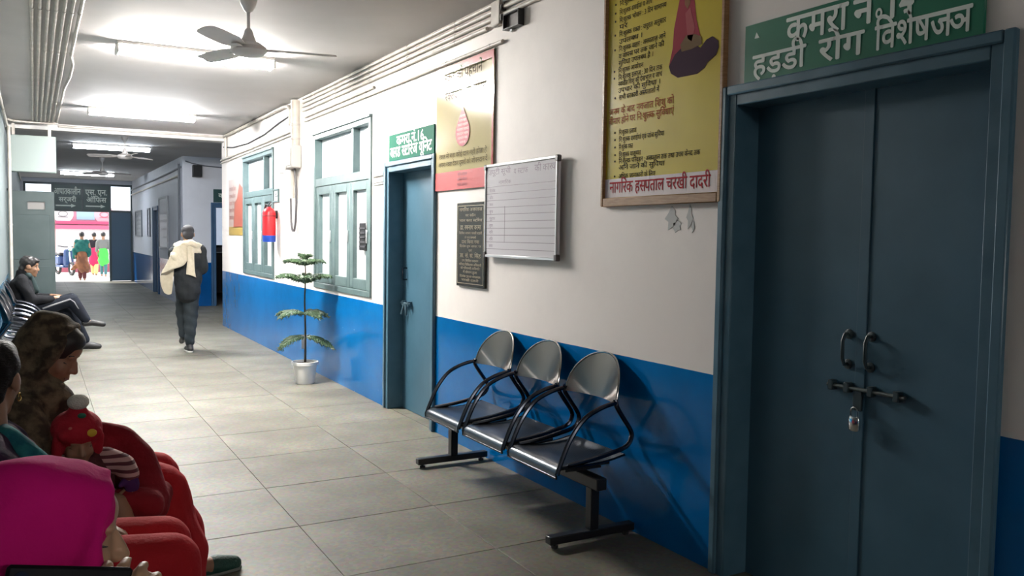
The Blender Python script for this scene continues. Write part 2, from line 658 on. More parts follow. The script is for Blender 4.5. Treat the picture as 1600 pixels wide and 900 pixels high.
w14 = D14[1] - D14[0]
d1 = struct_empty('door_1', on_right(D14[1]))
door_frame(d1, w14, D14[3], M_FRAME)
jw = 0.07
mid = w14 / 2 + 0.01
for k, (a0, a1) in enumerate(((jw - 0.01, mid - 0.003), (mid + 0.003, w14 - jw + 0.01))):
    lf = MB().box(a0, a1, 0.001, D14[3] - 0.06, -0.165, -0.125).build('leaf', M_DOOR, d1, bevel=0.003)
    # D pull handle
    ha = mid + (-0.055 if k == 0 else 0.05)
    MB().tube([(ha, 1.155, -0.126), (ha, 1.155, -0.10), (ha, 1.13, -0.088), (ha, 1.06, -0.088), (ha, 1.035, -0.10), (ha, 1.035, -0.126)], 0.0075, 8) \
        .add(*(lambda m: (m.v, m.f))(MB().lathe([(0.02, 0), (0.02, 0.006), (0.012, 0.009)], (ha, 1.155, -0.1255), 12).lathe([(0.02, 0), (0.02, 0.006), (0.012, 0.009)], (ha, 1.035, -0.1255), 12))) \
        .build('handle', mat('painted_handle', (0.028, 0.048, 0.055), 0.4), lf)
st = MB().box(mid - 0.018, mid + 0.028, 0.001, D14[3] - 0.06, -0.127, -0.119).build('meeting_strip', M_DOOR, d1, bevel=0.002)
bolt = MB().tube([(mid - 0.135, 0.945, -0.105), (mid + 0.22, 0.945, -0.105)], 0.008, 10).build('sliding_bolt', mat('aged_bolt_steel', (0.10, 0.12, 0.12), 0.45, metal=0.5), d1)
bk = MB()
for a in (mid - 0.115, mid - 0.04, mid + 0.07, mid + 0.185):
    bk.box(a - 0.012, a + 0.012, 0.925, 0.965, -0.125, -0.093)
bk.box(mid - 0.012, mid + 0.03, 0.86, 0.945, -0.112, -0.104)
bk.build('bolt_bracket', mat('painted_handle', (0.05, 0.09, 0.10), 0.35), bolt, bevel=0.003)
# padlock: a thing hanging on the bolt
pk = thing('padlock', 'small shiny silver padlock hanging from the bolt of the double door', 'padlock', frame=on_right(D14[1]))
pa = mid + 0.012
pts = [(pa - 0.016, 0.835, -0.088)] + [(pa - 0.016 * cos(t), 0.858 + 0.018 * sin(t), -0.088) for t in [pi * i / 8 for i in range(9)]] + [(pa + 0.016, 0.835, -0.088)]
MB().tube(pts, 0.0038, 8).build('shackle', M_BRIGHT, pk)
bd = MB().lathe([(0.020, 0.0), (0.0265, 0.006), (0.027, 0.045), (0.022, 0.056)], (0, 0, 0), 20)
bd.v = [(pa + x, 0.783 + z, -0.088 + y * 0.5) for x, y, z in bd.v]
bd.build('body', M_BRIGHT, pk)

w16 = D16[1] - D16[0]
d2 = struct_empty('door_2', on_right(D16[1]))
door_frame(d2, w16, D16[3], M_FRAME)
lf = MB().box(jw - 0.01, w16 - jw + 0.01, 0.001, D16[3] - 0.06, -0.17, -0.13).build('leaf', M_DOOR, d2, bevel=0.003)
hd = MB().tube([(0.16, 1.24, -0.131), (0.16, 1.24, -0.09), (0.16, 1.14, -0.09), (0.16, 1.14, -0.131)], 0.008, 8)
hd.build('handle', M_CHROME, lf)
hb = MB().tube([(0.085, 0.935, -0.105), (0.30, 0.935, -0.105)], 0.009, 8)
for a in (0.14, 0.27):
    hb.box(a - 0.013, a + 0.013, 0.915, 0.955, -0.13, -0.092)
hb.tube([(0.18, 0.935, -0.10), (0.16, 0.86, -0.085), (0.15, 0.84, -0.085)], 0.011, 8)
hb.tube([(0.20, 0.935, -0.10), (0.235, 0.87, -0.092), (0.235, 0.835, -0.092)], 0.009, 8)
hb.build('bolt', mat('blue_grey_bolt', (0.10, 0.16, 0.20), 0.35, metal=0.4), lf)

# navy door in the far stretch
d3 = struct_empty('door_3', on_right(DN[1], 0, XR - 0.03))
door_frame(d3, DN[1] - DN[0], DN[3], M_DKDOOR, depth=0.15, jw=0.09)
MB().box(0.08, DN[1] - DN[0] - 0.08, 0.01, DN[3] - 0.08, -0.10, -0.06).build('leaf', M_DKDOOR, d3)

# doorway into the bright side room
d4 = struct_empty('door_4', on_far(DR[0], 0, 18.65))
door_frame(d4, DR[1] - DR[0], DR[3], M_DKDOOR, jw=0.09)
MB().box(0.09, 0.13, 0.01, DR[3] - 0.1, -0.95, -0.20).build('leaf', M_DKDOOR, d4)
# window in that room
w3 = struct_empty('window_3', on_far(RW[0], RW[2], 23.2))
wf = MB().frame(0, 1.5, 0, 1.1, 0.06, -0.15, 0.01)
wf.box(0.48, 0.53, 0.06, 1.04, -0.12, -0.04).box(0.97, 1.02, 0.06, 1.04, -0.12, -0.04)
wf.build('window_frame', M_WFRAME, w3)
for a in (0.06, 0.53, 1.02):
    MB().box(a, a + 0.45, 0.06, 1.04, -0.10, -0.094).build('pane', mat('clear_glass', (0.92, 0.96, 1), 0.05, trans=1.0), w3)


# --- windows in the right wall
def big_window(name, box):
    y0, y1, z0, z1 = box
    w, h = y1 - y0, z1 - z0
    r = struct_empty(name, on_right(y1, z0))
    f = MB().frame(0, w, 0, h, 0.055, -0.16, 0.018)
    tb = 1.09
    f.box(0.055, w - 0.055, tb, tb + 0.085, -0.12, 0.010)
    mu = 1.245
    f.box(mu, mu + 0.055, tb + 0.085, h - 0.055, -0.11, 0.006)
    f.build('window_frame', M_WFRAME, r, bevel=0.004)
    MB().box(-0.01, w + 0.01, h - 0.006, h + 0.02, 0.0, 0.035).build('drip_rail', M_WFRAME, r, bevel=0.003)
    for (a0, a1) in ((0.05, mu + 0.004), (mu + 0.05, w - 0.05)):
        MB().box(a0, a1, tb + 0.08, h - 0.05, -0.07, -0.064).build('pane', M_PANE, r)
    cw = (w - 0.11) / 3
    for k in range(3):
        a0 = 0.055 + k * cw
        cs = MB().frame(a0 + 0.003, a0 + cw - 0.003, 0.058, tb - 0.003, 0.095, -0.08, 0.004, wb=0.10, wt=0.085).build('casement', M_WFRAME, r, bevel=0.004)
        MB().box(a0 + 0.09, a0 + cw - 0.09, 0.15, tb - 0.08, -0.045, -0.039).build('pane', M_PANEW, cs)
        MB().box(a0 + cw - 0.055, a0 + cw - 0.035, 0.5, 0.62, 0.004, 0.022).build('latch', M_ALU, cs, bevel=0.003)
    return r


win1 = big_window('window_1', W1)
win2 = big_window('window_2', W2)
# black louvre plate on the last casement
bp_ = thing('vent_plate', 'small black upright vent plate fixed on the window pane by the door', 'vent', frame=on_right(W1[1], W1[2]))
MB().box(1.495, 1.70, 0.43, 0.69, -0.038, 0.012).build('backplate', M_BLACK, bp_, bevel=0.006)
for i in range(5):
    MB().box(1.515, 1.68, 0.46 + i * 0.043, 0.475 + i * 0.043, 0.012, 0.02).build('louvre', mat('dark_louvre', (0.05, 0.05, 0.055), 0.4), bp_)

# --- far entrance: frame, transom panes, leaves
d5 = struct_empty('door_5', on_far(0, 0, 29.0))
fr = MB()
for a in (-0.25, 0.47, 2.02, 2.63):
    fr.box(a, a + 0.06, 0, 2.96, -0.14, 0.03)
fr.box(1.265, 1.325, 2.13, 2.96, -0.14, 0.03)
fr.box(-0.19, 2.63, 2.11, 2.17, -0.14, 0.02).box(-0.19, 2.63, 2.90, 2.96, -0.14, 0.02)
fr.build('frame', mat('entrance_frame_enamel', (0.02, 0.045, 0.055), 0.4), d5)
for (a0, a1) in ((-0.19, 0.47), (0.53, 1.265), (1.325, 2.02), (2.08, 2.63)):
    MB().box(a0, a1, 2.17, 2.90, -0.09, -0.084).build('pane', MATS['clear_glass'], d5)
MB().box(2.06, 2.64, 0.01, 2.11, -0.06, -0.015).build('leaf', mat('blue_leaf_enamel', (0.035, 0.10, 0.175), 0.4), d5)
MB().box(-0.19, 0.47, 0.01, 2.11, -0.06, -0.015).build('leaf', M_GYDOOR, d5)

# --- open side leaf on the left, with its little window
d6 = struct_empty('door_6', on_far(XL, 0, 14.30))
lf = blocks(MB(), 0.0, 0.60, 0.015, 2.09, [(0.255, 0.485, 1.825, 1.945)], lambda m, a, b, c, d: m.box(a, b, c, d, -0.04, 0.0)).build('leaf', M_GYDOOR, d6)
MB().frame(0.245, 0.495, 1.815, 1.955, 0.014, 0.0, 0.008).build('vision_bead', M_GYDOOR, lf)
MB().box(0.255, 0.485, 1.825, 1.945, -0.024, -0.018).build('pane', mat('dusty_pane', (0.22, 0.21, 0.20), 0.2), lf)
MB().box(0.06, 0.54, 0.2, 1.0, 0.0, 0.006).box(0.06, 0.54, 1.1, 1.75, 0.0, 0.006).build('panel', M_GYDOOR, lf, bevel=0.003)
jb = MB()
for y in (DL[0], DL[1] - 0.07):
    jb.box(XL - 0.2, XL + 0.015, y, y + 0.07, 0, 2.12)
jb.box(XL - 0.2, XL + 0.015, DL[0], DL[1], 2.05, 2.12)
jb.v = [(x - XL, z, 14.30 - y) for x, y, z in jb.v]
jb.build('frame', M_GYDOOR, d6)

# ================================================================== LIGHTS AND FANS
def tube_light(y, label, col, k=1.0):
    t = thing('tube_light', label, 'light', (1.255, y, ZC), 0, 'ceiling tube lights')
    MB().box(-0.64, 0.64, -0.095, 0.095, -0.03, 0.0).build('batten', M_WHITEPL, t, bevel=0.004)
    for s in (-1, 1):
        MB().box(s * 0.632 - 0.010, s * 0.632 + 0.010, -0.092, 0.092, -0.098, -0.03).build('end_cap', M_WHITEPL, t, bevel=0.006)
    prof = [(-0.085, -0.03), (-0.088, -0.06), (-0.07, -0.085), (0.0, -0.097), (0.07, -0.085), (0.088, -0.06), (0.085, -0.03)]
    MB().prism(prof, -0.622, 0.622, lambda a, b, n: (n, a, b)).build('diffuser', mat('glowing_diffuser_%d' % int(y), (1, 1, 1), 0.4, emit=col, estr=TUBE_W * k), t)
    return t


tube_light(7.84, 'glowing white tube light nearest the camera, on the ceiling behind the big fan', (1, 0.95, 0.89), 1.0)
tube_light(12.1, 'glowing white tube light on the ceiling just before the beam', (0.98, 0.97, 0.97), 0.92)
tube_light(17.1, 'glowing white tube light just beyond the ceiling beam', (0.82, 0.91, 1.0), 0.13)
tube_light(25.2, 'farthest glowing tube light, close above the entrance signs', (0.85, 0.93, 1.0), 0.16)
tube_light(-4.9, 'glowing tube light on the ceiling behind the camera', (1, 0.96, 0.92), 0.36)


def fan_blade(ang, pitch):
    mb = MB()
    prof = [(0.10, 0.035), (0.16, 0.05), (0.24, 0.066), (0.42, 0.066), (0.55, 0.058), (0.575, 0.04)]
    rows = []
    for r_, w_ in prof:
        tw = pitch
        rows.append([(r_, -w_ * cos(tw), -w_ * sin(tw)), (r_, 0, 0.006), (r_, w_ * cos(tw), w_ * sin(tw))])
    top = [[(x, y, z + 0.004) for x, y, z in r_] for r_ in rows]
    mb.grid(rows)
    n = len(mb.v)
    mb.grid(top)
    m = 3
    k = len(rows)
    for i in range(k - 1):
        mb.f += [(i * m, (i + 1) * m, n + (i + 1) * m, n + i * m), (i * m + 2, n + i * m + 2, n + (i + 1) * m + 2, (i + 1) * m + 2)]
    mb.f += [(0, n, n + 1, 1), (1, n + 1, n + 2, 2)]
    e = (k - 1) * m
    mb.f += [(e, e + 1, n + e + 1, n + e), (e + 1, e + 2, n + e + 2, n + e + 1)]
    # blade iron
    mb.box(0.06, 0.20, -0.018, 0.018, -0.006, 0.0)
    c, s = cos(ang), sin(ang)
    mb.v = [(x * c - y * s, x * s + y * c, z) for x, y, z in mb.v]
    return mb


def ceiling_fan(x, y, label, ang0, rod=0.33, parts=True):
    zb = -(rod)                # blade plane below the ceiling
    t = thing('ceiling_fan', label, 'fan', (x, y, ZC), 0, 'ceiling fans')
    MB().lathe([(0.055, 0.0), (0.058, -0.012), (0.048, -0.05), (0.028, -0.085), (0.016, -0.095)], (0, 0, 0), 20).build('canopy', M_FAN, t)
    MB().tube([(0, 0, -0.06), (0, 0, zb + 0.05)], 0.011, 10).build('down_rod', M_FAN, t)
    MB().lathe([(0.014, zb + 0.135), (0.024, zb + 0.125), (0.04, zb + 0.075), (0.052, zb + 0.045)], (0, 0, 0), 20).build('rod_cover', M_FAN, t)
    MB().lathe([(0.03, zb + 0.05), (0.075, zb + 0.04), (0.115, zb + 0.012), (0.12, zb - 0.012), (0.10, zb - 0.035), (0.055, zb - 0.048), (0.0, zb - 0.05)], (0, 0, 0), 28).build('motor', M_FAN, t)
    for k in range(3):
        b = fan_blade(ang0 + k * 2 * pi / 3, radians(15))
        b.v = [(p[0], p[1], p[2] + zb) for p in b.v]
        b.build('blade', M_FAN, t)
    return t


ceiling_fan(1.27, 5.92, 'large grey three-bladed ceiling fan nearest the camera', radians(-9), 0.335)
ceiling_fan(1.32, 15.4, 'grey ceiling fan just beyond the ceiling beam', radians(40))
ceiling_fan(1.29, 20.2, 'small distant ceiling fan above the farthest tube light', radians(10))

# ================================================================== CONDUITS
def conduit(label, pts, r, clips=(), m=M_PIPE, group=None, name='conduit_pipe'):
    t = thing(name, label, 'pipe', pts[0], 0, group)
    o = Vector(pts[0])
    MB().tube([Vector(p) - o for p in pts], r, 10).build('pipe', m, t)
    for (p, ax) in clips:
        p = Vector(p) - o
        b = MB()
        q = Vector(ax)
        b.tube([p - q * 0.011, p + q * 0.011], r * 1.2, 10)
        b.build('saddle_clip', M_CLIP, t)
    return t


ord_ = ['leftmost', 'second from the left', 'third from the left', 'middle', 'third from the right', 'second from the right', 'rightmost']
for i in range(7):
    x = 0.012 + 0.050 * i
    ys = [0.2, 2.6, 5.0, 6.9, 8.5, 10.2, 11.8, 13.0]
    if i == 6:
        pts = [(x, -2.8, 3.063), (x, 8.6, 3.063), (x + 0.03, 9.0, 3.063), (x + 0.03, 9.8, 3.063), (x, 10.6, 3.063), (x, 13.9, 3.063)]
    else:
        pts = [(x, -2.8, 3.063), (x, 13.9, 3.063)]
    cl = [((x, y, 3.063), (0, 1, 0)) for y in ys if not (i == 6 and y > 8.6)]
    conduit('cream ceiling conduit pipe, %s of the seven side by side' % ord_[i], pts, 0.0135, cl, group='ceiling conduit pipes')
conduit('cream conduit turning to the left wall at the end of the ceiling pipes', [(0.33, 14.0, 3.055), (0.02, 14.0, 3.05), (-0.22, 13.9, 3.04), (-0.30, 13.6, 3.03)], 0.016)
conduit('long white conduit crossing the corridor along the front of the ceiling beam', [(0.34, 14.275, 3.045), (2.70, 14.275, 3.045)], 0.017)
conduit('grey conduit along the top of the left wall', [(XL + 0.03, -2.5, 2.97), (XL + 0.03, 28.9, 2.97)], 0.017, [((XL + 0.03, y, 2.97), (0, 1, 0)) for y in (8, 10, 12, 16)])
conduit('white upright pipe on the left wall beside the open grey door leaf', [(XL + 0.05, 13.85, 0.0), (XL + 0.05, 13.85, 2.96)], 0.022, [((XL + 0.05, 13.85, z), (0, 0, 1)) for z in (0.5, 1.6, 2.5)])

xw = XR - 0.016
for i, z in enumerate((3.052, 3.008, 2.962, 2.915)):
    y0 = (-2.8, -2.8, -2.8, 5.2)[i]
    conduit('cream conduit high on the right wall, %s of the bundle of four' % ('topmost', 'second from the top', 'third from the top', 'lowest')[i],
            [(xw, y0, z), (xw, 9.72, z)], 0.0145, [((xw, y, z), (0, 1, 0)) for y in (3.9, 5.7, 6.6, 7.5, 8.5, 9.4) if y > y0], group='right wall conduit pipes')
conduit('cream conduit running from the trunk pipe to above the blood poster', [(xw, 4.98, 2.792), (xw, 9.65, 2.792)], 0.013, [((xw, y, 2.792), (0, 1, 0)) for y in (5.15, 5.85, 6.7, 7.6, 8.6, 9.5)])
conduit('short cream conduit stub above the big window', [(xw, 7.4, 2.845), (xw, 9.65, 2.835)], 0.013, [((xw, y, 2.84), (0, 1, 0)) for y in (7.6, 8.7)])
conduit('thick cream trunk pipe dropping into the white distribution box', [(XR - 0.04, 9.95, 3.06), (XR - 0.04, 9.95, 2.50)], 0.055, [((XR - 0.04, 9.95, 2.78), (0, 0, 1)), ((XR - 0.04, 9.95, 2.62), (0, 0, 1))])
conduit('white bent conduit beside the trunk pipe, running on to the corner', [(xw - 0.021, 10.2, 2.80), (xw - 0.021, 10.2, 2.98), (xw - 0.021, 10.28, 3.03), (xw - 0.021, 10.5, 3.05), (xw - 0.021, 14.25, 3.05)], 0.022, [((xw, y, 3.05), (0, 1, 0)) for y in (11.5, 13.2)])
conduit('black cable sagging under the conduit near the wall corner', [(xw, 10.25, 2.93), (xw, 10.8, 2.90), (xw, 11.6, 2.83), (xw, 12.6, 2.80), (xw, 13.6, 2.83), (xw, 14.4, 2.90)], 0.008, m=M_RUBBER, name='cable')
conduit('thin cream conduit above the farther window', [(xw, 10.1, 2.735), (xw, 14.6, 2.70)], 0.015, [((xw, y, 2.735 - 0.0078 * (y - 10.1)), (0, 1, 0)) for y in (11, 12.2, 13.6)])
conduit('second thin cream conduit directly under its twin above the farther window', [(xw, 10.1, 2.695), (xw, 14.6, 2.655)], 0.012, [((xw, y, 2.695 - 0.0088 * (y - 10.1)), (0, 1, 0)) for y in (11, 12.2, 13.6)])
conduit('short white upright conduit at the wall corner', [(xw - 0.021, 14.1, 3.02), (xw - 0.021, 14.1, 2.72)], 0.02)
# on the older walls beyond
conduit('dark cable bundle along the top of the far right wall', [(XR - 0.05, 18.75, 2.86), (XR - 0.05, 20.5, 2.84), (XR - 0.05, 28.9, 2.80)], 0.02, m=mat('dusty_cable', (0.12, 0.13, 0.15), 0.6), name='cable')
conduit('grey conduit just below the cable bundle of the far right wall', [(XR - 0.056, 19.1, 2.70), (XR - 0.056, 28.9, 2.66)], 0.022)
conduit('grey conduit dropping down the wall at the far corner', [(XR - 0.05, 19.0, 2.95), (XR - 0.05, 19.0, 1.0)], 0.022, m=MATS['dusty_cable'])
conduit('grey cable running from the corner to the black speaker', [(XR + 0.02, 18.62, 2.98), (2.85, 18.62, 2.94), (3.10, 18.62, 2.90), (4.4, 18.62, 2.83)], 0.012, m=MATS['dusty_cable'], name='cable')

# junction box and black recess box near the top of the frame
jb = thing('junction_box', 'cream conduit junction box with dark open ends, beside a black box', 'box', frame=on_right(5.10, 2.90))
MB().box(0, 0.12, 0, 0.16, 0, 0.045).build('box', M_PIPE, jb, bevel=0.006)
MB().box(0.121, 0.14, 0.02, 0.06, 0.004, 0.04).build('coupler', M_BLACK, jb)
MB().box(0.121, 0.14, 0.085, 0.12, 0.004, 0.04).build('coupler', M_BLACK, jb)
bx = thing('switch_box', 'small open black electrical box below the conduit bundle', 'box', frame=on_right(4.93, 2.845))
MB().frame(0, 0.20, 0, 0.10, 0.008, 0.0, 0.045).build('housing', M_BLACK, bx)
MB().box(0.008, 0.192, 0.008, 0.092, 0.0, 0.02).build('faceplate', mat('brown_black_plastic', (0.03, 0.02, 0.018), 0.5), bx)
MB().box(0.05, 0.075, -0.015, 0.0, 0.0, 0.02).build('screw_lug', M_WHITEPL, bx)

# distribution box with hanging cable
db = thing('distribution_box', 'white electrical distribution box on the wall between the two windows', 'electrical box', frame=on_right(10.25, 2.28))
MB().box(0, 0.42, 0, 0.26, 0, 0.12).build('housing', mat('cream_box_enamel', (0.40, 0.38, 0.36), 0.5), db, bevel=0.012)
MB().box(0.03, 0.39, 0.03, 0.23, 0.12, 0.128).build('cover', mat('cream_box_cover', (0.46, 0.44, 0.42), 0.5), db, bevel=0.004)
MB().box(0.02, 0.18, -0.05, 0.06, 0.12, 0.17).build('switch', mat('bright_white_switch', (0.9, 0.9, 0.88), 0.3), db, bevel=0.008)
MB().tube([(0.16, 0.0, 0.04), (0.16, -0.34, 0.04)], 0.022, 10).tube([(0.27, 0.0, 0.03), (0.27, -0.34, 0.03)], 0.012, 8).build('outlet_pipe', M_PIPE, db)
MB().tube([(0.30, 0.0, 0.05), (0.34, -0.15, 0.05), (0.37, -0.40, 0.05), (0.34, -0.62, 0.05), (0.28, -0.72, 0.05), (0.20, -0.72, 0.05), (0.14, -0.62, 0.05), (0.12, -0.34, 0.05)], 0.013, 8).build('cable_loop', mat('dark_grey_cable', (0.06, 0.055, 0.06), 0.5), db)

# ================================================================== SIGNS
def signboard(name, label, frame, w, h, m, lines, tm=M_SIGNTXT, t=0.012, extra=None):
    s = thing(name, label, 'sign', frame=frame)
    MB().box(0, w, 0, h, 0.0, t).build('board', m, s, bevel=0.002)
    tx = MB()
    for (txt, a, b, size, off, wid, al) in lines:
        lettering(tx, txt, a, b, size, t + 0.0015, off, wid, al)
    tx.build('lettering', tm, s, smooth=0, fixn=False)
    if extra:
        extra(s, t)
    return s


# room 14 (short i is typed before its consonant)
signboard('signboard', 'green sign with two lines of white lettering above the nearest double door', on_right(2.79, 2.195), 1.072, 0.243, M_GREEN, [
    ('कमरा', 0.235, 0.128, 0.155, 0.018, 0.30, 'l'), ('नं', 0.562, 0.128, 0.150, 0.018, 0.088, 'l'), ('०', 0.655, 0.126, 0.085, 0.02, 0.036, 'l'), ('14', 0.70, 0.126, 0.145, 0.03, 0.115, 'l'),
    ('हड़डी', 0.052, 0.022, 0.135, 0.018, 0.285, 'l'), ('रोग', 0.405, 0.022, 0.135, 0.018, 0.205, 'l'), ('विशेषज~ञ'.replace('वि', 'िव'), 0.66, 0.022, 0.135, 0.018, 0.37, 'l')],
    extra=lambda s, t: MB().prism([(0.058, 0.18), (0.085, 0.18), (0.068, 0.205)], t, t + 0.0015).build('arrow_mark', M_SIGNTXT, s))
signboard('signboard', 'green sign with white lettering above the single blue-grey door', on_right(7.03, 2.155), 0.955, 0.222, mat('green_signboard_faded', (0.02, 0.13, 0.085), 0.7, spec=0.1), [
    ('कमरा नं.16', 0.47, 0.125, 0.115, 0.02, 0.58, 'c'), ('ब~लड स~टोरेज यूिनट', 0.475, 0.03, 0.125, 0.022, 0.88, 'c')])


def arrow(s, t):
    MB().prism([(0.06, 0.10), (0.47, 0.10), (0.47, 0.065), (0.60, 0.12), (0.47, 0.175), (0.47, 0.14), (0.06, 0.14)], t, t + 0.003).build('arrow', M_SIGNTXT, s)


signboard('signboard', 'dark green entrance sign with arrow, left one of the hanging pair', on_far(0.52, 2.16, 28.96), 0.75, 0.74, M_DKGREEN, [
    ('आपातकालीन', 0.375, 0.46, 0.26, 0.02, 0.70, 'c'), ('सर्जरी', 0.375, 0.24, 0.20, 0.02, 0.46, 'c')], extra=arrow)
signboard('signboard', 'dark green entrance sign with arrow, right one of the hanging pair', on_far(1.32, 2.16, 28.96), 0.71, 0.74, M_DKGREEN, [
    ('एस. एन.', 0.355, 0.46, 0.24, 0.02, 0.60, 'c'), ('ऑफिस'.replace('फि', 'िफ'), 0.355, 0.24, 0.22, 0.02, 0.54, 'c')], extra=arrow)
signboard('signboard', 'small dark green sign above the doorway of the side room', on_far(3.27, 2.16, 18.65), 0.80, 0.27, M_DKGREEN, [
    ('कमरा नं.18', 0.40, 0.10, 0.13, 0.01, 0.60, 'c')])

# white light-box sign standing out from the left wall
sb = thing('sign_box', 'plain white hanging box sign sticking out from the left wall', 'sign', frame=on_far(-0.30, 2.345, 14.0))
MB().box(0, 0.60, 0, 0.52, -0.11, -0.012).build('case', mat('grey_green_case', (0.25, 0.30, 0.28), 0.5), sb, bevel=0.005)
MB().box(0.008, 0.592, 0.008, 0.512, -0.012, 0.0).build('face_panel', mat('milky_panel', (0.26, 0.31, 0.29), 0.35), sb, bevel=0.003)
MB().box(0.05, 0.09, 0.52, 0.735, -0.07, -0.05).build('hanger', M_PIPE, sb)
MB().box(0.5, 0.54, 0.52, 0.735, -0.07, -0.05).build('hanger', M_PIPE, sb)

# ------------------------------------------------------------------ yellow poster in wooden frame
yp = thing('framed_poster', 'yellow printed notice in a wooden frame beside the nearest double door', 'poster', frame=on_right(3.825, 1.69))
PW, PH = 0.925, 1.24
M_WOOD = mat('varnished_wood', (0.36, 0.20, 0.09), 0.35, col2=(0.26, 0.13, 0.05), nscale=5, stretch=(3, 30, 3))
MB().frame(0, PW, 0, PH, 0.022, 0.0, 0.03, wb=0.045).build('wooden_frame', M_WOOD, yp, bevel=0.004)
sh = MB().box(0.018, PW - 0.018, 0.03, PH - 0.018, 0.004, 0.012).build('printed_sheet', mat('yellow_print', (0.60, 0.48, 0.05), 0.22, col2=(0.54, 0.42, 0.04), nscale=2), yp)
MB().box(0.022, PW - 0.03, 0.047, 0.145, 0.012, 0.0135).build('white_strip', mat('pinkish_paper', (0.66, 0.58, 0.58), 0.3), sh)
tx = MB()
lettering(tx, 'नागिरक हस~पताल चरखी दादरी', 0.065, 0.072, 0.088, 0.0145, 0.012, 0.78)
tx.build('red_lettering', M_REDINK, sh, smooth=0, fixn=False)
body = [(2.80, .12, 'िन:शुल~क सेवाएं', .36), (2.742, .12, 'िन:शुल~क पंजीकरण', .26), (2.697, .12, 'िन:शुल~क दवाईयां व जांच', .27), (2.655, .12, 'िन:शुल~क भोजन : 3 िदन सामान~य', .38), (2.62, .12, 'पर', .07),
        (2.583, .12, 'िन:शुल~क रक~त : जरूरत अनुसार', .38), (2.545, .12, 'उपलब~ध ।', .20), (2.507, .12, 'िन:शुल~क वाहन : अस~पताल आने', .38), (2.47, .12, 'व वापस घर तक जाने की', .37), (2.435, .12, 'सुिवधा उपलब~ध है ।', .29),
        (2.395, .12, 'िन:शुल~क आपरेशन', .21), (2.36, .12, 'िन:शुल~क इलाज : 30 िदन तक', .36), (2.327, .12, 'नवजात िशशु की देखभाल व जांच', .36), (2.293, .12, 'उपचार की सुिवधा ।', .35), (2.256, .13, 'सभी सरकारी अस~पतालों में', .33),
        (2.075, .135, 'िन:शुल~क इलाज', .15), (2.037, .137, 'िन:शुल~क दवाईयां एवं जांच सुिवधा', .37), (1.998, .138, 'िन:शुल~क रक~त', .12), (1.958, .14, 'िन:शुल~क यातायात', .185), (1.925, .14, 'िन:शुल~क पिरवहन : अस~पताल तक तथा उच~च केन~द तक', .63), (1.892, .14, 'आने जाने की सुिवधा', .375), (1.846, .14, 'अिधक जानकारी के िलए', .305)]
for i, (z, a, s, w) in enumerate(body):
    tx = MB()
    lettering(tx, s, a, z - 1.69 - 0.012, 0.036, 0.013, 0.006, w)
    if i not in (4, 6, 8, 9, 12, 13, 20):
        bu = MB()
        bu.prism([(a - 0.035 + 0.006 * cos(q), z - 1.69 + 0.002 + 0.006 * sin(q)) for q in [k * pi / 3 for k in range(6)]], 0.0125, 0.0135)
        bu.build('bullet', M_DKTEXT, sh, smooth=0)
    tx.build('lettering_line', M_DKTEXT, sh, smooth=0, fixn=False)
tx = MB()
lettering(tx, 'जन~म के बाद नवजात िशशु को', 0.045, 2.172 - 1.69, 0.05, 0.013, 0.004, 0.53)
tx.build('orange_lettering', mat('orange_ink', (0.40, 0.10, 0.03), 0.85, spec=0.08), sh, smooth=0, fixn=False)
tx = MB()
lettering(tx, 'बीमार होने पर िन:शुल~क सुिवधाएं', 0.045, 2.122 - 1.69, 0.05, 0.013, 0.004, 0.53)
tx.build('orange_lettering', mat('orange_ink', (0.40, 0.10, 0.03), 0.85, spec=0.08), sh, smooth=0, fixn=False)


def flat(poly, n, m, nm, par, dz=0.0):
    MB().prism(poly, n, n + 0.0008).build(nm, m, par, smooth=0)


# printed picture of a seated woman in a pink shawl, flat ink shapes
zz = lambda pts: [(a + 0.012, b - 1.69) for a, b in pts]
flat(zz([(.605, 2.73), (.64, 2.80), (.675, 2.72), (.708, 2.534), (.737, 2.456), (.70, 2.42), (.60, 2.40), (.535, 2.36), (.518, 2.35), (.544, 2.434), (.55, 2.523), (.585, 2.65)]), 0.0125, mat('print_pink', (0.36, 0.07, 0.09), 0.85, spec=0.08), 'printed_picture', sh)
flat(zz([(.518, 2.35), (.56, 2.40), (.60, 2.42), (.70, 2.425), (.74, 2.40), (.78, 2.43), (.819, 2.437), (.858, 2.41), (.862, 2.38), (.847, 2.35), (.79, 2.325), (.773, 2.305), (.722, 2.285), (.586, 2.288), (.535, 2.315)]), 0.0127, mat('print_plum', (0.075, 0.045, 0.065), 0.85, spec=0.08), 'printed_picture', sh)
flat(zz([(.60, 2.44), (.64, 2.475), (.70, 2.47), (.745, 2.45), (.75, 2.415), (.68, 2.405), (.61, 2.405)]), 0.0134, mat('print_tan', (0.22, 0.15, 0.09), 0.85, spec=0.08), 'printed_picture', sh)
flat(zz([(.622, 2.66), (.64, 2.69), (.662, 2.66), (.664, 2.62), (.645, 2.595), (.625, 2.62)]), 0.0134, mat('print_skin', (0.30, 0.15, 0.09), 0.85, spec=0.08), 'printed_picture', sh)
flat(zz([(.63, 2.58), (.665, 2.60), (.70, 2.50), (.68, 2.44), (.65, 2.46)]), 0.0134, mat('print_rose', (0.42, 0.12, 0.13), 0.85, spec=0.08), 'printed_picture', sh)

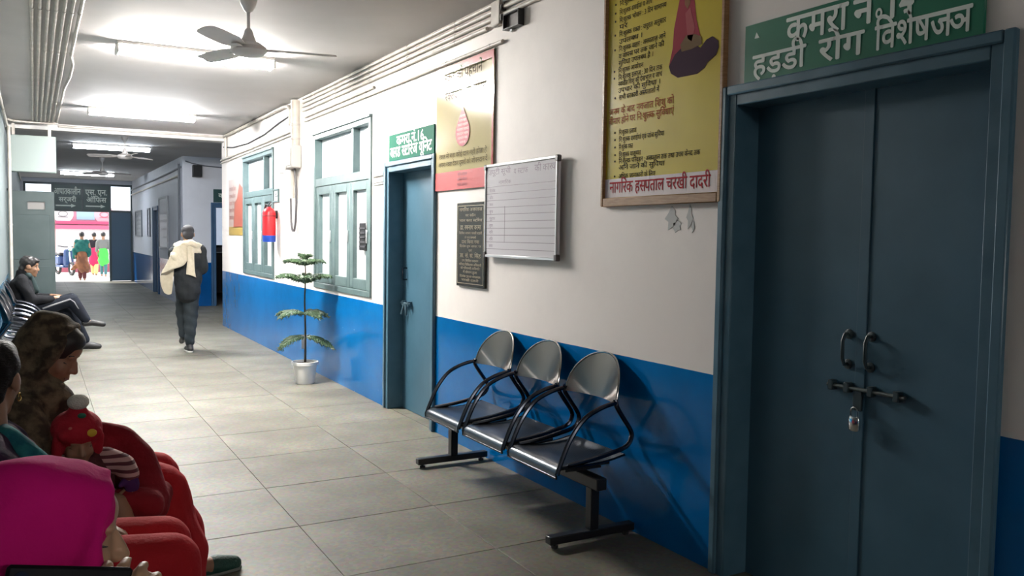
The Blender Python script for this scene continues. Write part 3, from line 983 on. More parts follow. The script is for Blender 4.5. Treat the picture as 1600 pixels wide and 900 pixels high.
# bare plaster patches of old glue under the frame
gl = thing('glue_smear', 'grey smear of old glue on the wall under the yellow framed notice', 'stain', frame=on_right(3.32, 1.55))
for (c0, c1, rw, rh) in ((0.06, 0.07, 0.05, 0.06), (0.10, 0.035, 0.035, 0.035), (0.19, 0.075, 0.022, 0.06), (0.215, 0.03, 0.012, 0.03)):
    MB().prism([(c0 + rw * cos(k * pi / 6) * (0.8 + 0.3 * sin(3.1 * k + c0 * 40)), c1 + rh * sin(k * pi / 6) * (0.8 + 0.3 * cos(2.3 * k))) for k in range(12)], 0.0002, 0.0018).build('smear', mat('old_glue', (0.45, 0.46, 0.45), 0.7), gl, smooth=0)

# ------------------------------------------------------------------ blood donation banner
bl_ = thing('blood_poster', 'cream and red blood donation banner with a red drop, hung above the whiteboard', 'poster', frame=on_right(6.035, 1.86))
BW, BH = 0.935, 0.908


def wavy(a0, a1, b0, b1, n, amp, na=16, nb=16):
    rows = [[(a0 + (a1 - a0) * i / na, b0 + (b1 - b0) * j / nb, n + amp * sin(5.0 * i / na + 1.2) * sin(7.5 * j / nb + 0.5) + amp * 0.6 * sin(3 * j / nb + 2.6 * i / na)) for i in range(na + 1)] for j in range(nb + 1)]
    m = MB().grid(rows)
    k = len(m.v)
    m.grid([[(p[0], p[1], p[2] - 0.002) for p in r_] for r_ in rows])
    return m


M_VINYL = mat('cream_vinyl', (0.46, 0.38, 0.17), 0.16, spec=0.6)
wv = wavy(0.0, BW, 0.0, BH, 0.010, 0.003)
wv.build('banner', M_VINYL, bl_, smooth=60)
MB().tube([(-0.01, BH, 0.01), (BW + 0.01, BH, 0.01)], 0.006, 8).build('top_rod', M_PIPE, bl_)
M_BRED = mat('banner_red', (0.42, 0.035, 0.05), 0.2)
flat([(0.0, 0.0), (BW, 0.0), (BW, 0.135), (0.0, 0.135)], 0.0155, mat('banner_pale_red', (0.62, 0.13, 0.13), 0.25), 'red_band', bl_)
flat([(0.0, BH - 0.055), (BW, BH - 0.055), (BW, BH), (0.0, BH)], 0.0155, M_BRED, 'red_band', bl_)
flat([(BW - 0.022, 0.135), (BW, 0.135), (BW, BH - 0.055), (BW - 0.022, BH - 0.055)], 0.0155, M_BRED, 'red_edge', bl_)
drop = [(0.468, 0.59)] + [(0.468 + 0.115 * cos(t) * (1 if True else 1), 0.405 + 0.10 * sin(t)) for t in [radians(a) for a in range(35, -216, -14)]]
flat(drop, 0.0155, M_BRED, 'red_drop', bl_)
tx = MB()
for k in range(7):
    lettering(tx, 'रक~तदान महादान'[: 14 - abs(k - 4)], 0.468, 0.325 + k * 0.031, 0.026, 0.0168, 0.0, [0.10, 0.16, 0.19, 0.19, 0.165, 0.12, 0.08][k], 'c')
tx.build('drop_lettering', mat('pale_pink_ink', (0.60, 0.30, 0.26), 0.4), bl_, smooth=0, fixn=False)
for (s_, a_, b_, z_, o_, w_) in (('रक~त को पहचानें', 0.46, 0.79, 0.105, 0.008, 0.62), ('रक~तदान करें जीवन', 0.50, 0.655, 0.095, 0.004, 0.66),
                                 ('रक~त से बड़ा कोई दान नहीं होता है', 0.46, 0.235, 0.05, 0.002, 0.78), ('अपना रक~त देकर दूसरों को जीवनदान दें', 0.46, 0.175, 0.05, 0.002, 0.80)):
    tx = MB()
    lettering(tx, s_, a_, b_, z_, 0.0168, o_, w_, 'c')
    tx.build('lettering_line', mat('olive_ink', (0.10, 0.08, 0.04), 0.8, spec=0.08), bl_, smooth=0, fixn=False)
tx = MB()
for k in range(3):
    lettering(tx, 'नागिरक अस~पताल', 0.47, 0.022 + 0.037 * k, 0.035, 0.0168, 0.003, 0.16, 'c')
tx.build('red_lettering', mat('dark_red_ink', (0.33, 0.03, 0.05), 0.4), bl_, smooth=0, fixn=False)

# ------------------------------------------------------------------ whiteboard
wb = thing('whiteboard', 'white dry-erase board with ruled rows and dark corner caps on the wall', 'whiteboard', frame=on_right(5.165, 1.385, XR - 0.022))
WW, WH = 0.94, 0.615
MB().box(0.008, WW - 0.008, 0.008, WH - 0.008, 0.002, 0.018).build('writing_surface', mat('whiteboard_enamel', (0.66, 0.63, 0.66), 0.18), wb)
MB().frame(0.012, WW - 0.012, 0, WH, 0.016, 0.0, 0.026, wb=0.018, wt=0.018).build('aluminium_frame', M_ALU, wb, bevel=0.003)
for (a, b) in ((0, 0), (WW - 0.036, 0), (0, WH - 0.036), (WW - 0.036, WH - 0.036)):
    MB().box(a, a + 0.036, b - 0.002, b + 0.038, 0.0, 0.029).build('corner_cap', mat('grey_cap', (0.09, 0.075, 0.075), 0.4), wb, bevel=0.006)
ln = MB()
for k in range(10):
    z = 0.055 + k * 0.0455
    ln.box(0.03, WW - 0.03, z, z + 0.0028, 0.018, 0.0186)
ln.box(0.285, 0.289, 0.10, 0.335, 0.018, 0.0186)
ln.build('ruled_lines', mat('marker_grey', (0.16, 0.13, 0.15), 0.5), wb, smooth=0)
tx = MB()
lettering(tx, 'ड~यूटी सूची', 0.06, 0.545, 0.05, 0.0188, 0.0, 0.30)
lettering(tx, 'की कार~य', 0.66, 0.535, 0.062, 0.0188, 0.004, 0.24)
lettering(tx, 'व स~टाफ', 0.40, 0.535, 0.05, 0.0188, 0.0, 0.18)
for k, s in enumerate(('समय', 'रिव', 'शिन', 'शुक~र', 'गुरूवार', 'बुध', 'मंगल', 'सोम', 'िदनांक')):
    lettering(tx, s, 0.075, 0.066 + k * 0.0455, 0.028, 0.0188, 0.0, 0.05 + 0.03 * (k in (4, 8)))
lettering(tx, 'नागिरक', 0.20, 0.48, 0.032, 0.0188, 0.0, 0.17)
tx.build('handwriting', mat('marker_ink', (0.20, 0.14, 0.20), 0.5), wb, smooth=0, fixn=False)

# ------------------------------------------------------------------ black plaque
pq = thing('plaque', 'narrow black stone plaque engraved with rows of gold lettering', 'plaque', frame=on_right(5.637, 1.165))
QW, QH = 0.445, 0.595
MB().box(0, QW, 0, QH, 0.0, 0.02).build('slab', mat('black_granite', (0.045, 0.04, 0.032), 0.2, col2=(0.03, 0.026, 0.02), nscale=30), pq, bevel=0.003)
M_GOLD = mat('gold_inlay', (0.33, 0.28, 0.20), 0.4)
MB().frame(0.018, QW - 0.018, 0.02, QH - 0.02, 0.005, 0.02, 0.0212).build('inlay_border', M_GOLD, pq)
tx = MB()
rows = [(0.535, 'नागिरक अस~पताल', 0.033, 0.36), (0.497, 'का नवीन', 0.024, 0.16), (0.46, 'भवन ब~लड स~टोरेज', 0.028, 0.36), (0.405, 'डा. रमनाथ वरमा', 0.045, 0.33), (0.372, 'िसिवल सरजन चरखी दादरी', 0.022, 0.36),
        (0.342, 'के कर कमलों', 0.02, 0.18), (0.308, 'दारा िकया गया', 0.032, 0.28), (0.280, 'िदनांक शुभ अवसर पर', 0.022, 0.34), (0.250, 'एवं', 0.022, 0.05), (0.207, 'डा. सं. सं. िसंह', 0.042, 0.33),
        (0.178, 'उप िसिवल सरजन', 0.022, 0.26), (0.150, 'विरषठ िचिकतसा अिधकारी', 0.022, 0.35), (0.124, 'की गिरमामयी उपिसथित', 0.022, 0.30), (0.096, 'में संपनन हुआ', 0.024, 0.22), (0.066, 'िदनांक 2019 मंगलवार', 0.022, 0.33), (0.040, 'चरखी दादरी', 0.022, 0.27)]
for (b, s, sz, w) in rows:
    tx = MB()
    lettering(tx, s, QW / 2, b, sz, 0.0212, 0.010, w, 'c')
    tx.build('gold_lettering', M_GOLD, pq, smooth=0, fixn=False)

# ------------------------------------------------------------------ small wall things
pl = thing('switch_plate', 'small white switch plate on a grey bracket between window and door', 'switch', frame=on_right(7.43, 1.97))
MB().frame(0.0, 0.30, 0.0, 0.145, 0.016, 0.0, 0.014).build('bracket', M_ALU, pl, bevel=0.002)
MB().box(0.02, 0.28, 0.018, 0.055, 0.0, 0.022).box(0.02, 0.28, 0.075, 0.125, 0.0, 0.022).build('plate', M_WHITEPL, pl, bevel=0.004)

ex = thing('fire_extinguisher', 'red fire extinguisher with blue base band hung by the farther window', 'fire extinguisher', (2.60, 10.98, 1.415))
MB().lathe([(0.02, 0.0), (0.078, 0.004), (0.082, 0.015), (0.082, 0.085), (0.0825, 0.085)], (0, 0, 0), 22).build('blue_band', mat('blue_enamel', (0.02, 0.07, 0.42), 0.3), ex)
MB().lathe([(0.0815, 0.08), (0.0815, 0.36), (0.076, 0.39), (0.055, 0.42), (0.028, 0.435), (0.022, 0.445)], (0, 0, 0), 22).build('cylinder', mat('red_enamel', (0.62, 0.02, 0.03), 0.3), ex)
MB().lathe([(0.022, 0.44), (0.024, 0.455), (0.02, 0.475), (0.0, 0.478)], (0, 0, 0), 12).build('valve', M_BLACK, ex)
MB().tube([(0, 0.0, 0.47), (0, -0.03, 0.485), (0, -0.10, 0.50)], 0.008, 8).tube([(0, 0, 0.46), (0, -0.05, 0.462), (0, -0.10, 0.468)], 0.007, 8).build('lever', M_BLACK, ex)
MB().tube([(0, 0.01, 0.465), (-0.02, 0.06, 0.475), (-0.03, 0.095, 0.44), (-0.03, 0.10, 0.36), (-0.03, 0.095, 0.22)], 0.010, 8).build('hose', M_RUBBER, ex)
MB().box(0.06, 0.10, -0.03, 0.03, 0.30, 0.40).tube([(0.084 * cos(t), 0.084 * sin(t), 0.33) for t in [2 * pi * k / 20 for k in range(20)]], 0.004, 6, closed=True).build('wall_bracket', M_BLACK, ex)
tg = thing('extinguisher_tag', 'small grey framed notice on the window edge above the extinguisher', 'notice', frame=on_right(11.12, 1.92))
MB().frame(0, 0.26, 0, 0.17, 0.02, 0.0, 0.02).build('frame', M_WFRAME, tg)
MB().box(0.02, 0.24, 0.02, 0.15, 0.0, 0.008).build('card', mat('pale_card', (0.5, 0.53, 0.52), 0.5), tg)
MB().box(0.06, 0.20, 0.07, 0.085, 0.008, 0.009).box(0.06, 0.16, 0.10, 0.112, 0.008, 0.009).build('print', mat('grey_ink', (0.1, 0.1, 0.1), 0.5), tg)

# faded poster next to the corner
rp = thing('wall_poster', 'faded orange-red poster with yellow lower edge near the wall corner', 'poster', frame=on_right(14.03, 1.49))
MB().box(0, 1.03, 0, 0.86, 0.0, 0.006).build('sheet', mat('faded_peach_paper', (0.45, 0.34, 0.30), 0.35), rp)
flat([(0.35, 0.12), (1.03, 0.12), (1.03, 0.70), (0.80, 0.78), (0.62, 0.55), (0.45, 0.50)], 0.006, mat('poster_orange', (0.36, 0.085, 0.05), 0.35), 'printed_patch', rp)
flat([(0.0, 0.0), (1.03, 0.0), (1.03, 0.13), (0.0, 0.13)], 0.006, mat('poster_yellow', (0.38, 0.26, 0.05), 0.35), 'printed_band', rp)
for k in range(5):
    tx = MB()
    lettering(tx, 'सवास~थय िवभाग', 0.06, 0.68 - k * 0.11, 0.09, 0.0075, 0.0, 0.5 - 0.05 * k)
    tx.build('lettering', mat('poster_maroon', (0.30, 0.08, 0.06), 0.4), rp, smooth=0, fixn=False)

# notices on the far right wall
for (y, z, w, h, lab, c) in ((27.85, 1.39, 1.7, 0.75, 'dark framed notice on the far right wall next to the blue entrance leaf', (0.12, 0.14, 0.17)),
                             (24.75, 1.40, 0.55, 0.75, 'narrow dark notice on the far right wall beside the navy door', (0.16, 0.18, 0.22)),
                             (22.35, 1.15, 1.55, 1.20, 'large faded grey notice on the far right wall before the navy door', (0.36, 0.38, 0.42))):
    n_ = thing('notice_board', lab, 'notice', frame=on_right(y, z, XR - 0.03))
    MB().frame(0, w, 0, h, 0.04, 0.0, 0.03).build('frame', mat('notice_frame_%d' % int(y), tuple(q * 0.8 for q in c), 0.5), n_)
    MB().box(0.03, w - 0.03, 0.03, h - 0.03, 0.0, 0.012).build('panel', mat('notice_panel_%d' % int(y), c, 0.4), n_)
    for k in range(5):
        tx = MB()
        lettering(tx, 'सूचना िवभाग', w / 2, h * 0.82 - k * h * 0.16, 0.1, 0.014, 0.0, w * (0.75 - 0.06 * k), 'c')
        tx.build('lettering', mat('notice_ink', (0.45, 0.47, 0.50), 0.5), n_, smooth=0, fixn=False)

# black wall speaker
sp = thing('wall_speaker', 'black box speaker high on the wall of the cross passage', 'speaker', frame=on_far(2.85, 2.66, 18.65))
MB().box(0, 0.175, 0, 0.24, 0.02, 0.17).build('cabinet', M_BLACK, sp, bevel=0.008)
MB().box(0.012, 0.163, 0.012, 0.228, 0.17, 0.176).build('grille', mat('speaker_cloth', (0.02, 0.02, 0.022), 0.9, bump=0.4, bscale=300), sp)
MB().box(0.06, 0.115, 0.08, 0.16, 0.0, 0.03).build('wall_bracket', M_BLACK, sp)

# cupboard glimpsed in the side room
cb = thing('steel_cupboard', 'dark steel cupboard glimpsed through the side room doorway', 'cupboard', (4.1, 21.9, 0))
MB().box(-0.42, 0.42, -0.22, 0.22, 0.06, 1.05).build('body', mat('dark_grey_enamel', (0.05, 0.055, 0.06), 0.4), cb, bevel=0.01)
for s in (-1, 1):
    dr_ = MB().box(min(s * 0.01, s * 0.40), max(s * 0.01, s * 0.40), -0.232, -0.22, 0.09, 1.02).build('door', MATS['dark_grey_enamel'], cb, bevel=0.004)
    MB().box(s * 0.05 - 0.01, s * 0.05 + 0.01, -0.25, -0.232, 0.5, 0.62).build('handle', M_ALU, dr_)
    for q in (-1, 1):
        MB().box(s * 0.38 - 0.02, s * 0.38 + 0.02, q * 0.18 - 0.02, q * 0.18 + 0.02, 0, 0.06).build('leg', M_BLACK, cb)


# ================================================================== WAITING BENCHES
def smooth_path(pts, n=5):
    P = [Vector(p) for p in pts]
    out = []
    for i in range(len(P) - 1):
        a, b, c, d = P[max(i - 1, 0)], P[i], P[i + 1], P[min(i + 2, len(P) - 1)]
        for k in range(n):
            t = k / n
            out.append(0.5 * ((2 * b) + (c - a) * t + (2 * a - 5 * b + 4 * c - d) * t * t + (3 * b - a - 3 * c + d) * t ** 3))
    out.append(P[-1])
    return out


def make_bench():
    """three-seat steel waiting bench; local x = along, y = front, z = up"""
    t = thing('waiting_bench', 'x', 'bench')
    MB().box(-0.90, 0.90, -0.03, 0.03, 0.275, 0.335).build('beam', M_BLACK, t, bevel=0.004)
    for s in (-1, 1):
        lg = MB().box(s * 0.82 - 0.025, s * 0.82 + 0.025, -0.025, 0.025, 0.06, 0.28).build('leg', M_BLACK, t, bevel=0.003)
        MB().box(s * 0.82 - 0.025, s * 0.82 + 0.025, -0.25, 0.26, 0.022, 0.062).build('foot_bar', M_BLACK, lg, bevel=0.004)
        for y in (-0.21, 0.22):
            MB().lathe([(0.018, 0.0), (0.018, 0.012), (0.008, 0.012), (0.008, 0.026)], (s * 0.82, y, 0), 10).build('levelling_foot', M_RUBBER, lg)
    for k in range(3):
        cx = (k - 1) * 0.56
        hw = 0.245
        prof = [(-0.205, 0.415), (-0.10, 0.395), (0.02, 0.388), (0.12, 0.392), (0.17, 0.394), (0.197, 0.386), (0.208, 0.366), (0.207, 0.338)]
        prof = [(p.x, p.y) for p in smooth_path([(a, b, 0) for a, b in prof], 3)]
        th = 0.006
        poly = prof + [(a - (0.004 if i > len(prof) - 6 else 0), b - th) for i, (a, b) in list(enumerate(prof))[::-1]]
        MB().prism(poly, cx - hw, cx + hw, lambda a, b, n: (n, a, b)).build('seat', M_DKSTEEL, t, smooth=30)
        rim = MB()
        for s in (-1, 1):
            rim.tube([(cx + s * hw, a, b - 0.003) for a, b in prof], 0.006, 6)
        rim.tube([(cx - hw, 0.207, 0.338), (cx + hw, 0.207, 0.338)], 0.006, 6)
        rim.build('seat_rim', M_CHROME, t)
        # backrest: curved D-shaped plate
        N = 18
        rows = []
        NR = 13
        for j in range(NR):
            v = 1 - (1 - j / (NR - 1)) ** 1.9
            z = 0.672 + 0.235 * v
            half = 0.236 * sqrt(max(0.0, 1 - (v * 0.997) ** 2.4))
            row = []
            for i in range(N + 1):
                u = -1 + 2 * i / N
                x = cx + half * u
                d = 0.058 * (1 - ((x - cx) / 0.236) ** 2)
                row.append((x, -0.145 - d - 0.048 * v, z))
            rows.append(row)
        m = MB().grid(rows)
        n0 = len(m.v)
        m.grid([[(x, y - 0.006, z) for x, y, z in r_] for r_ in rows])
        m.build('backrest', M_STEEL, t, smooth=50)
        edge = [rows[j][0] for j in range(NR)] + rows[NR - 1][1:N] + [rows[j][N] for j in range(NR - 1, -1, -1)]
        edge = [(x, y - 0.003, z) for x, y, z in edge]
        MB().tube(edge, 0.0065, 8).build('backrest_rim', mat('rim_steel', (0.32, 0.31, 0.30), 0.2, metal=1.0), t)
        for s in (-1, 1):
            xx = cx + s * 0.245
            pr = [(xx, 0.205, 0.355), (xx, 0.177, 0.425), (xx, 0.125, 0.53), (xx, 0.05, 0.618), (xx, -0.04, 0.663), (xx, -0.130, 0.684), (cx + s * 0.238, -0.150, 0.676)]
            lo = [(cx + s * 0.236, -0.146, 0.70), (xx, -0.150, 0.665), (xx, -0.185, 0.612), (xx, -0.240, 0.535), (xx, -0.245, 0.495), (xx, -0.215, 0.455), (xx, -0.13, 0.432), (xx, 0.0, 0.41), (xx, 0.14, 0.395)]
            m = MB().tube(smooth_path(pr, 4), 0.0125, 8)
            m.tube(smooth_path(lo, 4), 0.0125, 8)
            m.build('armrest', M_CHROME, t)
        MB().box(cx - 0.16, cx + 0.16, -0.12, 0.10, 0.335, 0.345).box(cx - 0.15, cx - 0.12, -0.18, 0.16, 0.345, 0.385).box(cx + 0.12, cx + 0.15, -0.18, 0.16, 0.345, 0.385).build('seat_bracket', M_BLACK, t)
    return t


bench = make_bench()
bench.location = (2.43, 4.315, 0)
bench.rotation_euler = (0, 0, pi / 2)
tag(bench, 'empty black three-seat steel bench against the blue wall by the nearest door', 'bench', 'three-seat steel waiting benches')
BX = XL + 0.275
for (y, lab) in ((1.00, 'three-seat steel bench under the woman in the pink headscarf'), (3.10, 'three-seat steel bench under the woman in the brown shawl'),
                 (9.75, 'empty dark three-seat steel bench on the left, before the seated man'), (12.0, 'three-seat steel bench on which the man in black sits')):
    b = copy_tree(bench)
    b.location = (BX, y, 0)
    b.rotation_euler = (0, 0, -pi / 2)
    b['label'] = lab
    for c_ in b.children:
        if c_.name.split('.')[0] in ('backrest', 'backrest_rim', 'armrest', 'seat_rim'):
            c_.material_slots[0].link = 'OBJECT'
            c_.material_slots[0].material = M_BLACK if 'rim' in c_.name or 'back' in c_.name else M_CHROME

# ================================================================== POTTED PINE
pt = thing('potted_pine', 'young araucaria pine in a white plastic pot on the corridor floor', 'potted plant', (2.40, 8.62, 0))
MB().lathe([(0.0, 0.0), (0.088, 0.0), (0.094, 0.01), (0.118, 0.19), (0.132, 0.195), (0.135, 0.225), (0.122, 0.226), (0.112, 0.19), (0.0, 0.185)], (0, 0, 0), 28).build('pot', mat('white_pot_plastic', (0.86, 0.84, 0.80), 0.4), pt)
MB().lathe([(0.0, 0.186), (0.113, 0.19), (0.113, 0.205), (0.05, 0.215), (0.0, 0.216)], (0, 0, 0), 20).build('soil', mat('potting_soil', (0.06, 0.045, 0.03), 0.9, bump=0.6, bscale=40), pt)
stem = smooth_path([(0, 0, 0.19), (0.004, 0.004, 0.5), (-0.004, 0.0, 0.85), (0.004, -0.004, 1.1), (0, 0, 1.27)], 4)
MB().tube(stem, [0.013 - 0.009 * i / (len(stem) - 1) for i in range(len(stem))], 8).build('stem', mat('pine_stem', (0.07, 0.05, 0.03), 0.7), pt)
M_NEEDLE = mat('pine_needles', (0.018, 0.05, 0.022), 0.5, col2=(0.045, 0.085, 0.032), nscale=12)
rnd = random.Random(3)


def frond(z, ang, length, lift, droop, wid):
    mb = MB()
    ca, sa = cos(ang), sin(ang)
    n = 15
    spine = []
    for i in range(n + 1):
        t = i / n
        r_ = length * t
        zz_ = z + lift * sin(t * pi * 0.55) - droop * t * t
        spine.append(Vector((r_ * ca, r_ * sa, zz_)))
    mb.tube(spine, [0.006 * (1 - 0.7 * i / n) for i in range(n + 1)], 5)
    side = Vector((-sa, ca, 0))
    for i in range(2, n + 1):
        t = i / n
        L = wid * (0.35 + 0.65 * sin(pi * min(1, t * 0.95 + 0.05))) * rnd.uniform(0.8, 1.1)
        d = (spine[i] - spine[i - 1]).normalized()
        for s in (-1, 1):
            tip = spine[i] + side * s * L + d * L * 0.55 + Vector((0, 0, -0.25 * L * rnd.uniform(0.5, 1.4)))
            midp = spine[i] + side * s * L * 0.55 + d * L * 0.22 + Vector((0, 0, 0.03 * L))
            mb.tube([spine[i], midp, tip], [0.005, 0.014, 0.004], 5)
            # needle tufts
            for q in range(4):
                f_ = 0.3 + q * 0.2
                p = spine[i].lerp(tip, f_)
                o = Vector((rnd.uniform(-1, 1), rnd.uniform(-1, 1), rnd.uniform(-0.9, 0.5))).normalized() * 0.022
                mb.tube([p, p + o * 1.4 + d * 0.012], [0.005, 0.0015], 4)
    return mb


for (z, k, a0, L, lift, dr, w) in ((0.47, 4, 0.5, 0.32, 0.03, 0.11, 0.07), (0.70, 5, 1.0, 0.31, 0.07, 0.07, 0.075), (1.02, 6, 0.2, 0.30, 0.10, 0.02, 0.075), (1.20, 5, 0.7, 0.19, 0.07, 0.02, 0.055), (1.26, 2, 2.2, 0.06, 0.05, 0.0, 0.03)):
    for i in range(k):
        a = a0 + 2 * pi * i / k + rnd.uniform(-0.2, 0.2)
        l_ = L * rnd.uniform(0.85, 1.1)
        if cos(a) > 0.2:
            l_ = min(l_, 0.20 / cos(a))
        frond(z, a, l_, lift, dr, w).build('frond', M_NEEDLE, pt)
MB().box(-0.045, -0.015, -0.035, -0.030, 0.36, 0.50).build('plant_tag', M_WHITEPL, pt)

# ================================================================== PEOPLE
def cap(p0, p1, r0, r1=None):
    return ('c', Vector(p0), Vector(p1), r0, r0 if r1 is None else r1)


def ell(c, r, f=None):
    """ellipsoid; r = (rx, ry, rz) along the frame columns f (3 vectors) or world axes"""
    return ('e', Vector(c), r, f)


def chain(pts, rad):
    return [cap(pts[i], pts[i + 1], rad[i], rad[i + 1]) for i in range(len(pts) - 1)]


def _prims(blobs, seg=14, grow=0.0):
    mb = MB()
    for b in blobs:
        if b[0] == 'c':
            _, p0, p1, r0, r1 = b
            r0 += grow
            r1 += grow
            ax = p1 - p0
            L = ax.length
            if L < 1e-5:
                ax = Vector((0, 0, 1))
                L = 1e-5
            prof = [(1e-4, -r0)] + [(r0 * cos(t), r0 * sin(t)) for t in (-1.1, -0.55, 0.0)] + [(r1 * cos(t), L + r1 * sin(t)) for t in (0.0, 0.55, 1.1)] + [(1e-4, L + r1)]
            mb.lathe(prof, p0, seg, ax / L)
        else:
            _, c, r, f = b
            r = [q + grow for q in r]
            f = f or (Vector((1, 0, 0)), Vector((0, 1, 0)), Vector((0, 0, 1)))
            m = MB()
            K = 10
            m.lathe([(max(1e-4, cos(-pi / 2 + pi * i / K)), sin(-pi / 2 + pi * i / K)) for i in range(K + 1)], (0, 0, 0), seg + 2)
            vs = [c + f[0] * (p[0] * r[0]) + f[1] * (p[1] * r[1]) + f[2] * (p[2] * r[2]) for p in m.v]
            mb.add(vs, m.f)
    return mb


def blob_mesh(name, blobs, voxel, smooth=4, grow=0.0, fold=None):
    me = _prims(blobs, grow=grow).mesh(name, smooth=0)
    tmp = bpy.data.objects.new('tmp', me)
    COL.objects.link(tmp)
    md = tmp.modifiers.new('r', 'REMESH')
    md.mode = 'VOXEL'
    md.voxel_size = voxel
    md.use_smooth_shade = True
    if smooth:
        ms = tmp.modifiers.new('s', 'SMOOTH')
        ms.factor = 0.5
        ms.iterations = smooth
    dg = bpy.context.evaluated_depsgraph_get()
    out = bpy.data.meshes.new_from_object(tmp.evaluated_get(dg))
    bpy.data.objects.remove(tmp)
    bpy.data.meshes.remove(me)
    out.name = name
    if fold:
        ns = [v.normal.copy() for v in out.vertices]
        for v, n in zip(out.vertices, ns):
            v.co += n * fold(v.co)
    out.shade_smooth()
    return out


def blob(name, blobs, m, parent, voxel=0.01, smooth=4, grow=0.0, fold=None, label=None):
    o = Vector(parent.location)
    while parent.parent:
        o += Vector(parent.parent.location)
        break
    bl = []
    for b in blobs:
        if b[0] == 'c':
            bl.append(('c', b[1] - o, b[2] - o, b[3], b[4]))
        else:
            bl.append(('e', b[1] - o, b[2], b[3]))
    return link(name, blob_mesh(name, bl, voxel, smooth, grow, fold), m, parent, label)


def frame_of(fwd, up=(0, 0, 1)):
    f = Vector(fwd).normalized()
    r = f.cross(Vector(up)).normalized()
    u = r.cross(f)
    return r, f, u


def head_blobs(c, fwd, s=1.0, neck=None):
    c = Vector(c)
    F = frame_of(fwd)
    P = lambda x, y, z: c + (F[0] * x + F[1] * y + F[2] * z) * s
    E_ = lambda x, y, z, a, b, d: ell(P(x, y, z), (a * s, b * s, d * s), F)
    B = [E_(0, -.015, .035, .074, .094, .083), E_(0, .028, -.025, .060, .064, .088), E_(0, .045, -.085, .040, .044, .034),
         E_(0, .080, -.102, .020, .018, .017), cap(P(0, .086, .014), P(0, .108, -.026), .008 * s, .0115 * s), E_(.011, .097, -.029, .0085, .010, .008), E_(-.011, .097, -.029, .0085, .010, .008),
         E_(0, .066, .045, .044, .026, .034), E_(.026, .074, .026, .024, .014, .010), E_(-.026, .074, .026, .024, .014, .010),
         E_(.036, .062, -.028, .024, .024, .026), E_(-.036, .062, -.028, .024, .024, .026),
         E_(0, .090, -.056, .021, .011, .008), E_(0, .088, -.068, .018, .012, .008),
         E_(.076, -.005, -.005, .010, .024, .032), E_(-.076, -.005, -.005, .010, .024, .032)]
    if neck is not None:
        B.append(cap(P(0, -.02, -.06), neck, .052 * s, .058 * s))
    return B, P


def face_parts(P, body, s=1.0, brow=True, closed=False):
    org = Vector(body.parent.location)
    for q in (-1, 1):
        if closed:
            MB().tube([P(q * .020, .073, .000) - org, P(q * .031, .077, -.004) - org, P(q * .045, .067, .001) - org], .0020 * s, 6).build('eyelashes', mat('lash_dark', (0.03, 0.02, 0.018), 0.6), body)
            if brow:
                MB().tube([P(q * .016, .083, .031) - org, P(q * .032, .083, .035) - org, P(q * .048, .073, .032) - org], .0028 * s, 6).build('eyebrow', mat('brow_brown', (0.03, 0.02, 0.016), 0.7), body)
            continue
        e = MB()
        e.lathe([(max(1e-4, .0125 * s * cos(t)), .0125 * s * sin(t)) for t in [-pi / 2 + pi * i / 8 for i in range(9)]], P(q * .031, .066, .004) - org, 12)
        eo = e.build('eye', mat('eye_white', (0.6, 0.57, 0.52), 0.2), body)
        i_ = MB()
        i_.lathe([(max(1e-4, .0075 * s * cos(t)), .0075 * s * sin(t)) for t in [-pi / 2 + pi * i / 6 for i in range(7)]], P(q * .031, .073, .003) - org, 10)
        i_.build('iris', mat('dark_iris', (0.02, 0.012, 0.01), 0.15), eo)
        li = MB().tube([P(q * .020, .075, .010) - org, P(q * .031, .0795, .0130) - org, P(q * .044, .069, .010) - org], .0020 * s, 6)
        li.build('eyelid', mat('lash_dark', (0.03, 0.02, 0.018), 0.6), eo)
        if brow:
            MB().tube([P(q * .016, .085, .031) - org, P(q * .032, .085, .035) - org, P(q * .048, .075, .032) - org], .0028 * s, 6).build('eyebrow', mat('hair_black', (0.012, 0.010, 0.010), 0.5), body)
    MB().tube([P(-.020, .092, -.060) - org, P(0, .0995, -.0605) - org, P(.020, .092, -.060) - org], .0035 * s, 6).build('lips', mat('lip_colour', (0.26, 0.09, 0.075), 0.4), body)


def hand_blobs(wrist, d, palm, side=1, curl=0.5, s=1.0, spread=0.12):
    """d: wrist-to-knuckle direction, palm: direction the palm faces, side: +1 thumb on d x palm"""
    w = Vector(wrist)
    d = Vector(d).normalized()
    pn = Vector(palm)
    pn = (pn - d * pn.dot(d)).normalized()
    t = d.cross(pn) * side
    B = [ell(w + d * .045 * s, (.042 * s, .015 * s, .050 * s), (t, pn, d)), cap(w - d * .01 * s, w + d * .03 * s, .024 * s, .026 * s)]
    for k, (off, L) in enumerate(((.030, .072), (.010, .080), (-.011, .074), (-.031, .058))):
        base = w + d * .082 * s + t * off * s
        a = curl * 0.6
        dirn = (d + t * (1.5 - k) * spread * 0.5).normalized()
        p = base
        segs = [p]
        for j, fr in enumerate((.45, .32, .23)):
            dirn = (dirn * cos(a) + pn * sin(a)).normalized()
            p = p + dirn * L * fr * s
            segs.append(p)
            a = curl * 0.9
        B += chain(segs, [.0095 * s, .0090 * s, .0085 * s, .0075 * s])
    b0 = w + d * .025 * s + t * .030 * s
    td = (t * 0.8 + d * 0.7 + pn * 0.35 * curl).normalized()
    p1 = b0 + td * .035 * s
    p2 = p1 + (d * 0.9 + t * 0.25 + pn * 0.5 * curl).normalized() * .03 * s
    p3 = p2 + (d * 0.95 + pn * 0.6 * curl).normalized() * .022 * s
    B += chain([b0, p1, p2, p3], [.013 * s, .011 * s, .010 * s, .008 * s])
    return B


